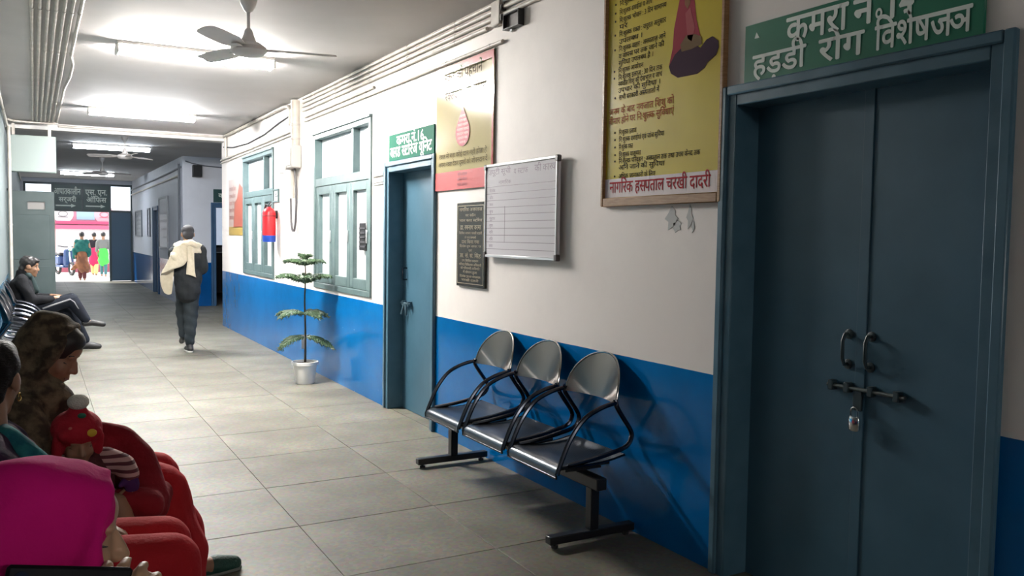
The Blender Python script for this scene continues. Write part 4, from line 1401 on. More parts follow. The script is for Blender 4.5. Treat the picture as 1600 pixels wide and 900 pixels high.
def foot_blobs(ankle, toe, s=1.0):
    a, t = Vector(ankle), Vector(toe)
    d = (t - a)
    d.z = min(d.z, 0) * 0.3
    heel = a - d.normalized() * 0.04 * s
    heel.z = t.z + 0.012
    return [cap(a, heel, .036 * s, .032 * s), cap(heel, (heel + t) / 2 + Vector((0, 0, .012)), .034 * s, .038 * s), cap((heel + t) / 2 + Vector((0, 0, .010)), t, .040 * s, .028 * s)]


SKIN = mat('skin_brown', (0.27, 0.145, 0.085), 0.5, col2=(0.31, 0.17, 0.10), nscale=6)
SKIN_F = mat('skin_fair', (0.42, 0.25, 0.15), 0.5, col2=(0.47, 0.29, 0.18), nscale=6)
HAIR = mat('hair_black', (0.012, 0.010, 0.010), 0.5)


def cloth(name, c1, c2=None, ns=8.0, rough=0.85, bump=0.25, bs=90, contrast=(0.4, 0.6)):
    return mat(name, c1, rough, col2=c2, nscale=ns, bump=bump, bscale=bs, spec=0.25, contrast=contrast)


def person(label, loc, group=None):
    return thing('person', label, 'person', loc, 0, group)


# ---------------------------------------------------------------- woman in the pink headscarf
p1 = person('seated woman in a bright pink headscarf holding a black phone, nearest the camera', (-0.05, 1.40, 0))
hc = Vector((0.014, 1.40, 1.068))
F1 = (0.97, 0.06, -0.14)
hb, P = head_blobs(hc, F1, 0.94, neck=(-0.04, 1.40, 0.94))
RW_ = Vector((0.080, 1.238, 0.924))      # right wrist (camera side), raised to the chin
LW_ = Vector((0.112, 1.345, 0.868))
b1 = hb + [ell((-0.06, 1.40, 0.80), (.105, .165, .16)), ell((-0.09, 1.40, 0.60), (.12, .16, .16)), cap((-0.06, 1.25, .89), (-0.06, 1.55, .89), .055)]
b1 += chain([(-0.06, 1.235, .885), (0.00, 1.15, .68), RW_], [.05, .04, .027])
b1 += chain([(-0.06, 1.565, .885), (0.10, 1.60, .68), LW_], [.05, .04, .027])
b1 += hand_blobs(RW_, (0.15, 0.12, 1), (0.35, 0.9, 0), 1, 0.75, 1.02)
b1 += hand_blobs(LW_, (0.1, -0.25, 1), (-0.1, -1, 0), -1, 0.6, 0.95)
for y in (1.30, 1.50):
    b1 += chain([(-0.08, y, .50), (0.36, y, .50), (0.40, y, .10)], [.085, .065, .04]) + foot_blobs((0.40, y, .09), (0.58, y, .03))
bo = blob('body', b1, SKIN_F, p1, 0.005, 2)
face_parts(P, bo, 0.94, brow=False, closed=True)
M_PINK = cloth('pink_shawl_wool', (0.56, 0.004, 0.16), (0.62, 0.006, 0.19), 4, 0.9, 0.12, 160)
F = frame_of(F1)
PK = lambda x, y, z: hc + F[0] * x + F[1] * y + F[2] * z
hood = [ell(PK(0, -.026, .030), (.096, .110, .096), F), ell(PK(0, -.045, -.05), (.104, .104, .11), F), ell(PK(0, .012, .062), (.074, .066, .058), F)]
rim = []
for q in range(13):
    t = -0.35 * pi + 1.7 * pi * q / 12
    rim.append(PK(.084 * cos(t), .040 + .022 * max(0, sin(t)), -.010 + .108 * sin(t)))
rim = [PK(s_ * .070, .052, -.13) if False else p_ for p_ in rim for s_ in (1,)]
hood += chain(rim, [.011] * len(rim))
for sgn in (-1, 1):
    hood += chain([PK(sgn * .080, .045, .03), PK(sgn * .084, .048, -.05), PK(sgn * .080, .055, -.15)], [.016, .020, .026])
hood += [cap((-0.05, 1.40, .97), (-0.05, 1.40, .88), .11, .13), cap((-0.07, 1.24, .87), (-0.07, 1.56, .87), .085), cap((-0.05, 1.40, .80), (-0.05, 1.40, .68), .15, .17),
         cap((-0.06, 1.24, .87), (-0.02, 1.17, .70), .075, .07), cap((-0.06, 1.56, .87), (0.02, 1.63, .70), .075, .07), ell((0.0, 1.40, .90), (.10, .12, .08))]
# the opening for the face is left by cutting back everything in front of the cheek line


def open_face(me, c, F, y0, z0, z1, halfw):
    bm = bmesh.new()
    bm.from_mesh(me)
    kill = []
    for v in bm.verts:
        d = v.co - c
        x, y, z = d.dot(F[0]), d.dot(F[1]), d.dot(F[2])
        if y > y0 and z0 < z < z1 and abs(x) < halfw:
            kill.append(v)
    bmesh.ops.delete(bm, geom=kill, context='VERTS')
    bm.to_mesh(me)
    bm.free()


ho = blob('headscarf', hood, M_PINK, p1, 0.007, 5, fold=lambda c: 0.0035 * sin(c.z * 55 + c.x * 30 + 2 * sin(c.y * 25)))
skirt = [ell((-0.06, 1.40, .56), (.17, .20, .16))]
for y in (1.30, 1.50):
    skirt += chain([(-0.05, y, .52), (0.36, y, .50), (0.40, y, .14)], [.12, .10, .085])
blob('dress', skirt, cloth('plum_dress', (0.10, 0.012, 0.045), (0.14, 0.02, 0.06), 9), p1, 0.012, 4)
for y in (1.30, 1.50):
    blob('shoe', foot_blobs((0.40, y, .085), (0.59, y, .03)), mat('dark_shoe', (0.02, 0.02, 0.022), 0.5), p1, 0.008, 2, grow=0.006)
for (sh_, el_, wr_) in (((-0.06, 1.235, .885), (0.00, 1.15, .68), RW_), ((-0.06, 1.565, .885), (0.10, 1.60, .68), LW_)):
    w_ = Vector(wr_)
    e_ = Vector(el_)
    blob('sleeve', chain([sh_, el_, e_.lerp(w_, 0.9)], [.068, .055, .040]), M_PINK, p1, 0.009, 4)

ph = thing('phone', 'black phone held up by the woman in the pink headscarf', 'phone', (0.030, 1.258, 1.036))
ph.rotation_euler = (radians(-8), radians(14), radians(8))
MB().box(-0.078, 0.078, -0.005, 0.005, -0.038, 0.038).build('case', mat('phone_black', (0.006, 0.006, 0.008), 0.55, spec=0.2), ph, bevel=0.004)
MB().lathe([(0.009, 0), (0.009, 0.003), (0.0, 0.003)], (-0.06, -0.005, 0.022), 14, (0, -1, 0)).build('camera_lens', mat('lens_glass', (0.02, 0.02, 0.03), 0.05), ph)
MB().tube([(0.0, -0.0055, 0.006), (0.006, -0.0055, -0.006), (0.012, -0.0055, 0.006)], 0.0009, 4).tube([(0.016, -0.0055, 0.006), (0.016, -0.0055, -0.006)], 0.0009, 4).tube([(0.021, -0.0055, 0.006), (0.026, -0.0055, -0.006), (0.031, -0.0055, 0.006)], 0.0009, 4).build('logo_mark', mat('silver_mark', (0.5, 0.5, 0.5), 0.4), ph)

# ---------------------------------------------------------------- dark-haired woman at the left edge
p2 = person('seated woman with tied dark hair, purple printed shawl and red trousers, seen from behind', (-0.10, 2.86, 0))
hc = Vector((-0.118, 2.86, 1.088))
F2 = (0.36, 0.92, -0.06)
hb, P = head_blobs(hc, F2, 0.98, neck=(-0.13, 2.85, 0.93))
b2 = hb + [ell((-0.12, 2.86, 0.78), (.11, .165, .17)), ell((-0.11, 2.86, 0.58), (.13, .17, .16)), cap((-0.12, 2.72, .89), (-0.12, 3.0, .89), .055)]
for s_, y in ((-1, 2.68), (1, 3.04)):
    w_ = Vector((0.13, 2.86 + s_ * .08, .60))
    b2 += chain([(-0.12, 2.86 + s_ * .165, .88), (-0.02, y, .65), w_], [.05, .042, .028]) + hand_blobs(w_, (0.9, -0.3 * s_, -0.1), (0, 0, -1), -s_, 0.5)
for y in (2.77, 2.95):
    b2 += chain([(-0.09, y, .50), (0.35, y, .50), (0.38, y, .10)], [.085, .065, .04]) + foot_blobs((0.38, y, .09), (0.56, y, .03))
bo = blob('body', b2, SKIN, p2, 0.008, 3)
face_parts(P, bo, 0.98)
F = frame_of(F2)
PK = lambda x, y, z: hc + F[0] * x + F[1] * y + F[2] * z
hair = [ell(PK(0, -.022, .042), (.084, .098, .086), F), ell(PK(0, -.06, -.01), (.072, .062, .075), F), ell(PK(0, -.105, -.045), (.045, .042, .042), F), ell(PK(0, .03, .075), (.062, .055, .045), F)]
blob('hair', hair, mat('hair_strands', (0.010, 0.008, 0.008), 0.6, spec=0.15, bump=0.5, bscale=60, stretch=(1, 1, 6)), p2, 0.008, 3, fold=lambda c: 0.002 * sin(c.x * 160 + c.z * 60))
MB().tube([P(.084, -.005 + .010 * cos(t), -.048 + .012 * sin(t)) - Vector(p2.location) for t in [2 * pi * k / 12 for k in range(12)]], 0.0022, 6, closed=True).build('earring', mat('gold', (0.6, 0.42, 0.15), 0.25, metal=1.0), p2)
M_PURP = cloth('purple_print', (0.022, 0.012, 0.035), (0.055, 0.025, 0.06), 14, contrast=(0.45, 0.55))
blob('shawl', [ell((-0.12, 2.86, .80), (.135, .20, .17)), cap((-0.13, 2.70, .88), (-0.13, 3.02, .88), .078), ell((-0.11, 2.86, .60), (.155, .20, .17)), cap((-0.10, 2.70, .86), (0.0, 2.68, .66), .075, .07), cap((-0.10, 3.02, .86), (0.0, 3.04, .66), .075, .07),
               cap((0.0, 2.68, .65), (0.10, 2.77, .61), .065, .055), cap((0.0, 3.04, .65), (0.10, 2.95, .61), .065, .055)], M_PURP, p2, 0.011, 4, fold=lambda c: 0.006 * sin(c.z * 38 + 3 * c.y * 10))
blob('collar_scarf', [cap((-0.07, 2.78, .935), (0.0, 2.74, .86), .030, .036), cap((0.0, 2.74, .86), (0.02, 2.73, .75), .036, .03), cap((-0.07, 2.78, .935), (-0.13, 2.90, .95), .03, .03)], cloth('teal_scarf', (0.01, 0.10, 0.13), (0.02, 0.17, 0.18), 20), p2, 0.009, 3)
sk = [ell((-0.08, 2.86, .55), (.17, .20, .14))]
for y in (2.77, 2.95):
    sk += chain([(-0.05, y, .52), (0.35, y, .50), (0.38, y, .13)], [.115, .095, .075])
blob('trousers', sk, cloth('red_salwar_near', (0.42, 0.012, 0.018), (0.50, 0.017, 0.024), 5), p2, 0.014, 4)
for y in (2.77, 2.95):
    blob('shoe', foot_blobs((0.38, y, .085), (0.57, y, .03)), MATS['dark_shoe'], p2, 0.01, 2, grow=0.006)

# ---------------------------------------------------------------- woman in the brown shawl
p3 = person('seated woman in a brown patterned shawl and red trousers with a child on her lap', (0.0, 3.55, 0))
hc = Vector((0.052, 3.545, 1.075))
F3 = (0.80, -0.34, -0.50)
hb, P = head_blobs(hc, F3, 0.97, neck=(-0.02, 3.56, 0.92))
LWR, RWR = Vector((0.24, 3.50, .60)), Vector((0.20, 3.20, .56))
b3 = hb + [ell((-0.05, 3.57, .78), (.11, .17, .17)), ell((-0.09, 3.58, .58), (.13, .18, .16)), cap((-0.05, 3.43, .88), (-0.05, 3.72, .88), .055)]
b3 += chain([(-0.05, 3.74, .87), (0.06, 3.76, .64), LWR], [.05, .042, .028]) + hand_blobs(LWR, (0.5, -0.85, 0.1), (-0.7, -0.5, 0.2), -1, 0.6)
b3 += chain([(-0.05, 3.40, .87), (0.00, 3.29, .62), RWR], [.05, .042, .028]) + hand_blobs(RWR, (0.85, 0.45, 0), (-0.3, 0.8, 0.4), 1, 0.6)
AN1, AN2 = Vector((0.575, 3.88, .085)), Vector((0.50, 3.50, .085))
b3 += chain([(-0.07, 3.66, .50), (0.40, 3.72, .50), AN1], [.088, .065, .038]) + foot_blobs(AN1, (0.765, 3.925, .030))
b3 += chain([(-0.07, 3.48, .50), (0.40, 3.47, .52), AN2], [.088, .065, .038]) + foot_blobs(AN2, (0.68, 3.50, .030))
bo = blob('body', b3, SKIN, p3, 0.007, 2)
face_parts(P, bo, 0.97, closed=True)
F = frame_of(F3)
PK = lambda x, y, z: hc + F[0] * x + F[1] * y + F[2] * z
blob('hair', [ell(PK(0, -.010, .046), (.080, .096, .082), F), ell(PK(0, .035, .072), (.058, .052, .042), F)], HAIR, p3, 0.008, 3)
M_BROWN = cloth('brown_shawl_wool', (0.045, 0.032, 0.022), (0.16, 0.12, 0.075), 22, 0.9, 0.4, 120, contrast=(0.40, 0.62))
sw = [ell(PK(0, -.040, .040), (.098, .100, .098), F), ell(PK(0, -.045, -.045), (.104, .090, .10), F)]
for sg in (-1, 1):
    sw += chain([PK(sg * .076, .030, .085), PK(sg * .090, .030, .02), PK(sg * .088, .025, -.06), PK(sg * .06, .035, -.145)], [.018, .022, .026, .032])
sw += [cap(PK(-.05, .02, .115), PK(.05, .02, .115), .018), cap((-0.02, 3.55, .955), (-0.03, 3.56, .87), .105, .13), cap((-0.05, 3.43, .88), (-0.05, 3.73, .88), .080), cap((0.02, 3.53, .93), (0.06, 3.50, .80), .085, .095),
       ell((-0.04, 3.57, .76), (.15, .21, .18)), ell((-0.06, 3.58, .60), (.17, .21, .17)), cap((-0.05, 3.74, .86), (0.05, 3.76, .65), .082, .075), cap((-0.05, 3.41, .86), (0.0, 3.30, .64), .082, .072), cap((0.05, 3.76, .64), (0.2, 3.55, .60), .075, .06), cap((0.0, 3.30, .64), (0.15, 3.22, .57), .07, .055)]
blob('shawl', sw, M_BROWN, p3, 0.010, 4, fold=lambda c: 0.006 * sin(c.z * 42 + 18 * c.y + 2.0 * sin(c.x * 22)))
M_RED = cloth('red_salwar', (0.42, 0.012, 0.018), (0.50, 0.017, 0.024), 5, 0.85, 0.3, 40)
fold_r = lambda c: 0.010 * sin(c.z * 22 + 14 * c.x) * sin(c.y * 18 + c.z * 9)
sal = [ell((0.05, 3.60, .53), (.22, .20, .12)), cap((0.05, 3.68, .53), (0.40, 3.73, .51), .125, .115), cap((0.40, 3.73, .51), (0.52, 3.83, .26), .115, .095), cap((0.52, 3.83, .26), (0.555, 3.86, .155), .095, .082),
       cap((0.05, 3.48, .54), (0.39, 3.47, .535), .13, .12), cap((0.39, 3.47, .535), (0.47, 3.49, .26), .12, .11), cap((0.47, 3.49, .26), (0.49, 3.50, .15), .11, .09), cap((0.33, 3.60, .52), (0.42, 3.62, .30), .10, .10)]
blob('salwar', sal, M_RED, p3, 0.011, 4, fold=fold_r)
M_SHOE = mat('green_slip_on', (0.012, 0.06, 0.045), 0.6, bump=0.3, bscale=120)
for (a_, t_) in ((AN1, Vector((0.765, 3.925, .030))), (AN2, Vector((0.68, 3.50, .030)))):
    d_ = (t_ - a_)
    d_.z = 0
    d_.normalize()
    hl = a_ - d_ * .045
    hl.z = .035
    so = blob('shoe', [cap(hl, hl + d_ * .06, .038, .036), cap(t_ - d_ * .085 + Vector((0, 0, .012)), t_, .046, .036)] + [cap(hl + d_ * .05, t_ - d_ * .08, .034, .036)], M_SHOE, p3, 0.006, 2)
    blob('sole', [cap((hl.x, hl.y, .010), (t_.x, t_.y, .010), .040, .038)], mat('grey_sole', (0.20, 0.22, 0.20), 0.7), p3, 0.007, 1)
for o_ in p3.children:
    if o_.name.startswith('sole'):
        for v in o_.data.vertices:
            v.co.z = 0.002 + max(0.0, min(0.014, v.co.z))

# child on her lap
ch = person('small child in a red cap with white pompom and striped sleeves on a lap', (0.14, 3.28, 0.545))
hc = Vector((0.118, 3.262, 0.800))
F4 = (0.16, -0.95, -0.22)
hb, P = head_blobs(hc, F4, 0.74, neck=(0.14, 3.29, 0.71))
CW1, CW2 = Vector((0.278, 3.225, .675)), Vector((0.06, 3.15, .62))
b4 = hb + [ell((0.15, 3.30, .66), (.075, .07, .10)), ell((0.15, 3.31, .60), (.08, .08, .075))]
b4 += chain([(0.205, 3.285, .725), (0.262, 3.26, .70), CW1], [.030, .026, .018]) + hand_blobs(CW1, (0.15, -0.15, -1), (-1, -0.2, 0), 1, 0.5, 0.55)
b4 += chain([(0.09, 3.285, .725), (0.05, 3.23, .67), CW2], [.030, .026, .018]) + hand_blobs(CW2, (0.6, -0.4, -0.6), (0.5, 0.4, -0.4), -1, 0.5, 0.55)
b4 += chain([(0.12, 3.30, .59), (0.12, 3.19, .58), (0.16, 3.12, .50)], [.045, .038, .026]) + chain([(0.19, 3.30, .59), (0.24, 3.20, .58), (0.27, 3.14, .50)], [.045, .038, .026])
b4 += foot_blobs((0.16, 3.12, .49), (0.18, 3.06, .48), 0.6) + foot_blobs((0.27, 3.14, .49), (0.30, 3.08, .48), 0.6)
bo = blob('body', b4, SKIN, ch, 0.006, 3)
face_parts(P, bo, 0.74, brow=False, closed=True)
F = frame_of(F4)
PK = lambda x, y, z: hc + F[0] * x + F[1] * y + F[2] * z
M_CAP = cloth('red_cap_knit', (0.33, 0.010, 0.022), (0.40, 0.014, 0.03), 10)
cp = blob('cap', [ell(PK(0, -.012, .044), (.082, .086, .062), F), ell(PK(0, -.02, -.005), (.068, .066, .05), F), cap(PK(0, -.01, .075), PK(0, -.008, .120), .056, .026), cap(PK(-.05, .045, .044), PK(.05, .045, .044), .020)] + chain([PK(.066, .02, .02), PK(.066, .012, -.04), PK(.045, .02, -.085)], [.016, .015, .012]) + chain([PK(-.066, .02, .02), PK(-.066, .012, -.04), PK(-.045, .02, -.085)], [.016, .015, .012]), M_CAP, ch, 0.006, 3)
cpo = Vector(ch.location)
pom = _prims([ell(PK(0, -.006, .142) - cpo, (.035, .032, .026), F)]).build('pompom', cloth('white_fleece', (0.66, 0.64, 0.56), None, bump=0.9, bs=200), cp)
fx = MB()
st_ = [PK(.030 + (.020 if k % 2 == 0 else .010) * cos(k * pi / 5), .0, .060 + (.020 if k % 2 == 0 else .010) * sin(k * pi / 5)) for k in range(10)]
for nm, cx_, cz_, rr__, cc in (('yellow_motif', -.026, .052, .022, (0.55, 0.36, 0.02)), ('pink_motif', .028, .070, .013, (0.45, 0.10, 0.08)), ('green_motif', -.006, .103, .014, (0.01, 0.14, 0.08))):
    m_ = _prims([ell(PK(cx_, .052 - (.028 if cz_ > .09 else (.006 if cz_ > .06 else -.008)), cz_) - cpo, (rr__, .010, rr__ * .7), F)])
    m_.build(nm, mat('motif_' + nm, cc, 0.7), cp)
M_STRIPE = mat('striped_sleeve', (0.45, 0.30, 0.28), 0.85)
_nt = M_STRIPE.node_tree
_w = _nt.nodes.new('ShaderNodeTexWave')
_w.bands_direction = 'Z'
_w.inputs['Scale'].default_value = 13
_w.inputs['Distortion'].default_value = 0.4
_tc = _nt.nodes.new('ShaderNodeTexCoord')
_nt.links.new(_tc.outputs['Object'], _w.inputs['Vector'])
_rp = _nt.nodes.new('ShaderNodeValToRGB')
_rp.color_ramp.interpolation = 'CONSTANT'
_rp.color_ramp.elements[0].color = (0.10, 0.02, 0.03, 1)
_rp.color_ramp.elements[1].color = (0.48, 0.30, 0.28, 1)
_rp.color_ramp.elements[1].position = 0.42
_nt.links.new(_w.outputs['Color'], _rp.inputs[0])
_nt.links.new(_rp.outputs[0], bsdf(M_STRIPE).inputs['Base Color'])
for (q0, q1, q2) in (((0.205, 3.285, .725), (0.262, 3.26, .70), CW1), ((0.09, 3.285, .725), (0.05, 3.23, .67), CW2)):
    blob('sleeve', chain([q0, q1, q2], [.042, .040, .034]), M_STRIPE, ch, 0.006, 2)
blob('mitten', [ell(CW1 + Vector((0.006, -.01, -.035)), (.026, .024, .040)), cap(CW1 + Vector((-.01, -.015, -.01)), CW1 + Vector((-.03, -.025, -.03)), .012, .010)], cloth('purple_knit', (0.06, 0.015, 0.09)), ch, 0.005, 2)
blob('jacket', [ell((0.15, 3.30, .665), (.092, .086, .11)), ell((0.15, 3.31, .60), (.095, .095, .07))], cloth('maroon_jacket', (0.06, 0.015, 0.02), (0.10, 0.03, 0.03), 20), ch, 0.008, 3)
bk_ = thing('blanket', 'dark red blanket wrapped round the child on the lap', 'blanket', (0.15, 3.36, 0.55))
blob('wrap', [cap((0.02, 3.40, .76), (0.02, 3.30, .66), .055, .06)] + chain([(0.06, 3.44, .80), (0.17, 3.44, .795), (0.27, 3.42, .755), (0.325, 3.38, .69), (0.345, 3.33, .61), (0.36, 3.28, .55)], [.045, .045, .048, .052, .06, .065])
     + [ell((0.20, 3.40, .66), (.14, .06, .12)), cap((0.05, 3.24, .585), (0.34, 3.22, .565), .05, .055), cap((0.36, 3.30, .56), (0.385, 3.36, .55), .06, .06)], cloth('dark_red_blanket', (0.17, 0.006, 0.012), (0.23, 0.01, 0.018), 6, 0.9, 0.4, 50), bk_, 0.010, 4, fold=lambda c: 0.005 * sin(c.x * 40 + c.z * 35))

# ---------------------------------------------------------------- seated man in black, far left
p4 = person('man in dark clothes sitting cross-legged on the left bench down the corridor', (-0.05, 12.2, 0))
hc = Vector((-0.052, 12.2, 1.072))
F5 = (0.96, -0.12, -0.18)
hb, P = head_blobs(hc, F5, 1.0, neck=(-0.12, 12.2, 0.93))
HW1, HW2 = Vector((0.22, 12.10, .685)), Vector((0.20, 12.24, .70))
b5 = hb + [ell((-0.14, 12.2, .78), (.12, .19, .18)), ell((-0.12, 12.2, .58), (.13, .17, .16)), cap((-0.14, 12.04, .90), (-0.14, 12.36, .90), .06)]
b5 += chain([(-0.14, 12.01, .89), (-0.04, 11.96, .66), HW1], [.055, .045, .03]) + hand_blobs(HW1, (0.9, 0.3, 0.1), (0, 0.3, -1), 1, 0.5)
b5 += chain([(-0.14, 12.39, .89), (-0.02, 12.42, .66), HW2], [.055, .045, .03]) + hand_blobs(HW2, (0.9, -0.4, 0.1), (0, -0.3, -1), -1, 0.5)
K1, A1, T1 = (0.40, 12.14, .655), Vector((0.575, 12.10, .375)), Vector((0.755, 12.08, .335))
K2, A2, T2 = (0.38, 12.30, .50), Vector((0.555, 12.30, .09)), Vector((0.715, 12.29, .03))
b5 += chain([(-0.08, 12.11, .50), K1, A1], [.09, .066, .04]) + [cap(A1, A1 + Vector((.0, 0, -.02)), .036), cap(A1, T1, .036, .028)]
b5 += chain([(-0.08, 12.29, .50), K2, A2], [.09, .066, .04]) + foot_blobs(A2, T2)
bo = blob('body', b5, SKIN, p4, 0.010, 3)
face_parts(P, bo, 1.0)
F = frame_of(F5)
PK = lambda x, y, z: hc + F[0] * x + F[1] * y + F[2] * z
blob('hair', [ell(PK(0, -.022, .050), (.084, .105, .085), F), ell(PK(0, .04, .085), (.065, .06, .04), F), ell(PK(0, -.075, -.03), (.068, .045, .06), F)], HAIR, p4, 0.010, 2, fold=lambda c: 0.004 * sin(c.x * 90) * sin(c.z * 80 + c.y * 40))
M_BLK = cloth('black_jacket', (0.005, 0.0055, 0.007), (0.009, 0.0095, 0.012), 10)
blob('jacket', [ell((-0.14, 12.2, .78), (.145, .215, .19)), ell((-0.12, 12.2, .60), (.155, .20, .16)), cap((-0.14, 12.04, .90), (-0.14, 12.36, .90), .078), cap((-0.13, 12.2, .98), (-0.14, 12.2, .90), .075, .10)]
     + chain([(-0.14, 12.01, .89), (-0.04, 11.96, .66), (0.18, 12.08, .68)], [.075, .064, .048]) + chain([(-0.14, 12.39, .89), (-0.02, 12.42, .66), (0.16, 12.27, .69)], [.075, .064, .048]), M_BLK, p4, 0.013, 4, fold=lambda c: 0.006 * sin(c.z * 35 + c.x * 20))
blob('muffler', [cap((-0.07, 12.13, .96), (-0.07, 12.27, .96), .045), cap((-0.05, 12.18, .95), (0.0, 12.18, .78), .04, .05)], cloth('dark_green_muffler', (0.02, 0.035, 0.035)), p4, 0.012, 3)
M_NAVY = cloth('navy_track_trousers', (0.006, 0.008, 0.014), (0.009, 0.012, 0.019), 8)
blob('trousers', [ell((-0.08, 12.2, .53), (.16, .20, .12))] + chain([(-0.06, 12.11, .52), K1, tuple(A1.lerp(Vector(K1), 0.08))], [.105, .085, .058]) + chain([(-0.06, 12.29, .51), K2, tuple(A2 + Vector((0, 0, .03)))], [.105, .085, .06]), M_NAVY, p4, 0.012, 4)
o5 = Vector(p4.location)
MB().tube([Vector((0.08, 12.02, .56)) - o5, Vector((0.22, 12.035, .61)) - o5, Vector((0.385, 12.058, .665)) - o5, Vector((0.43, 12.062, .63)) - o5, Vector((0.50, 12.062, .50)) - o5], 0.010, 6).build('side_stripe', mat('grey_stripe', (0.25, 0.25, 0.26), 0.8), p4)
blob('shoe', [cap(A1 + Vector((-.03, 0, -.02)), A1 + Vector((.05, 0, -.015)), .042, .042), cap(A1 + Vector((.05, 0, -.012)), T1, .043, .034)], MATS['dark_shoe'], p4, 0.009, 2)
blob('shoe', foot_blobs(A2, T2), MATS['dark_shoe'], p4, 0.009, 2, grow=0.008)

# ---------------------------------------------------------------- man walking away with the cream shawl
p5 = person('man in dark clothes with a cream shawl walking away down the corridor', (1.70, 11.5, 0))
hc = Vector((1.712, 11.56, 1.495))
F6 = (0.05, 0.97, -0.22)
hb, P = head_blobs(hc, F6, 0.98, neck=(1.705, 11.52, 1.36))
b6 = hb + [ell((1.705, 11.52, 1.17), (.165, .11, .19)), ell((1.70, 11.50, .93), (.15, .11, .17)), cap((1.57, 11.51, 1.30), (1.84, 11.51, 1.30), .06)]
RHW, LHW = Vector((1.80, 11.72, 1.00)), Vector((1.60, 11.72, 1.02))
b6 += chain([(1.86, 11.51, 1.285), (1.885, 11.52, 1.05), RHW], [.055, .045, .03]) + hand_blobs(RHW, (-0.7, 0.4, 0.1), (0, -0.6, 0.4), 1, 0.7)
b6 += chain([(1.55, 11.51, 1.285), (1.52, 11.52, 1.05), LHW], [.055, .045, .03]) + hand_blobs(LHW, (0.7, 0.4, 0.1), (0, -0.6, 0.4), -1, 0.7)
RK, RA, RT = (1.735, 11.53, .46), Vector((1.715, 11.50, .095)), Vector((1.700, 11.65, .03))
LK, LA, LT = (1.665, 11.74, .50), Vector((1.675, 11.72, .17)), Vector((1.67, 11.86, .10))
b6 += chain([(1.745, 11.50, .84), RK, RA], [.09, .062, .04]) + foot_blobs(RA, RT)
b6 += chain([(1.655, 11.50, .84), LK, LA], [.09, .062, .04]) + [cap(LA, LT, .036, .028)]
bo = blob('body', b6, SKIN, p5, 0.010, 3)
face_parts(P, bo, 0.98)
F = frame_of(F6)
PK = lambda x, y, z: hc + F[0] * x + F[1] * y + F[2] * z
blob('hair', [ell(PK(0, -.02, .045), (.080, .100, .078), F), ell(PK(0, -.065, -.015), (.070, .050, .065), F)], mat('dark_knit_cap', (0.02, 0.02, 0.024), 0.8), p5, 0.009, 3)
M_JKT = cloth('charcoal_jacket', (0.012, 0.014, 0.016), (0.019, 0.022, 0.025), 9)
blob('jacket', [ell((1.705, 11.52, 1.16), (.185, .135, .20)), cap((1.57, 11.51, 1.30), (1.85, 11.51, 1.30), .075), ell((1.70, 11.50, .93), (.175, .135, .20)), cap((1.70, 11.50, .88), (1.70, 11.50, .76), .155, .15)]
     + chain([(1.86, 11.51, 1.285), (1.89, 11.53, 1.05), (1.81, 11.70, 1.0)], [.075, .064, .05]) + chain([(1.55, 11.51, 1.285), (1.515, 11.53, 1.05), (1.59, 11.70, 1.02)], [.075, .064, .05]), M_JKT, p5, 0.012, 4, fold=lambda c: 0.005 * sin(c.z * 30 + c.x * 25))
M_TRS = cloth('slate_trousers', (0.020, 0.027, 0.032), (0.028, 0.036, 0.042), 7)
blob('trousers', [ell((1.70, 11.50, .84), (.150, .115, .10))] + chain([(1.74, 11.50, .82), RK, tuple(RA + Vector((0, 0, .03)))], [.105, .088, .060]) + chain([(1.66, 11.51, .82), LK, tuple(LA + Vector((0, 0, .03)))], [.105, .085, .058]), M_TRS, p5, 0.011, 4, fold=lambda c: 0.004 * sin(c.z * 50 + c.x * 30))
for (a_, t_) in ((RA, RT),):
    blob('shoe', foot_blobs(a_, t_), MATS['dark_shoe'], p5, 0.009, 2, grow=0.007)
    sl = blob('sole', [cap((a_.x, a_.y - .035, .012), (t_.x, t_.y, .012), .040, .036)], mat('white_sole', (0.6, 0.6, 0.56), 0.6), p5, 0.008, 1)
    for v in sl.data.vertices:
        v.co.z = 0.0 + max(0.0, min(0.022, v.co.z))
blob('shoe', [cap(LA, LT, .045, .036)], MATS['dark_shoe'], p5, 0.009, 2)
M_CREAM = cloth('cream_shawl_wool', (0.46, 0.41, 0.31), (0.56, 0.50, 0.39), 9, 0.9, 0.5, 60)


def drape(name, rows, m, parent, thick=0.012, fold=0.010, freq=26, sub=5):
    """cloth sheet through rows of world points, smoothed, folded and given thickness"""
    o = Vector(parent.location)
    A = [smooth_path(r_, sub) for r_ in rows]
    n = len(A[0])
    B = [smooth_path([A[i][j] for i in range(len(A))], sub) for j in range(n)]
    grid = [[B[j][i] - o for j in range(n)] for i in range(len(B[0]))]
    G = []
    for i, r_ in enumerate(grid):
        G.append([p + Vector((0, fold * sin(freq * (p.x * 1.7 + 0.25 * p.z) + 0.6 * i * 0.3), 0)) for p in r_])
    mb = MB().grid(G)
    k = len(mb.v)
    mb.grid([[p + Vector((0, thick, 0)) for p in r_] for r_ in G])
    R, C = len(G), n
    for i in range(R - 1):
        mb.f += [(i * C, (i + 1) * C, k + (i + 1) * C, k + i * C), (i * C + C - 1, k + i * C + C - 1, k + (i + 1) * C + C - 1, (i + 1) * C + C - 1)]
    for j in range(C - 1):
        mb.f += [(j, k + j, k + j + 1, j + 1), ((R - 1) * C + j, (R - 1) * C + j + 1, k + (R - 1) * C + j + 1, k + (R - 1) * C + j)]
    return mb.build(name, m, parent, smooth=60)


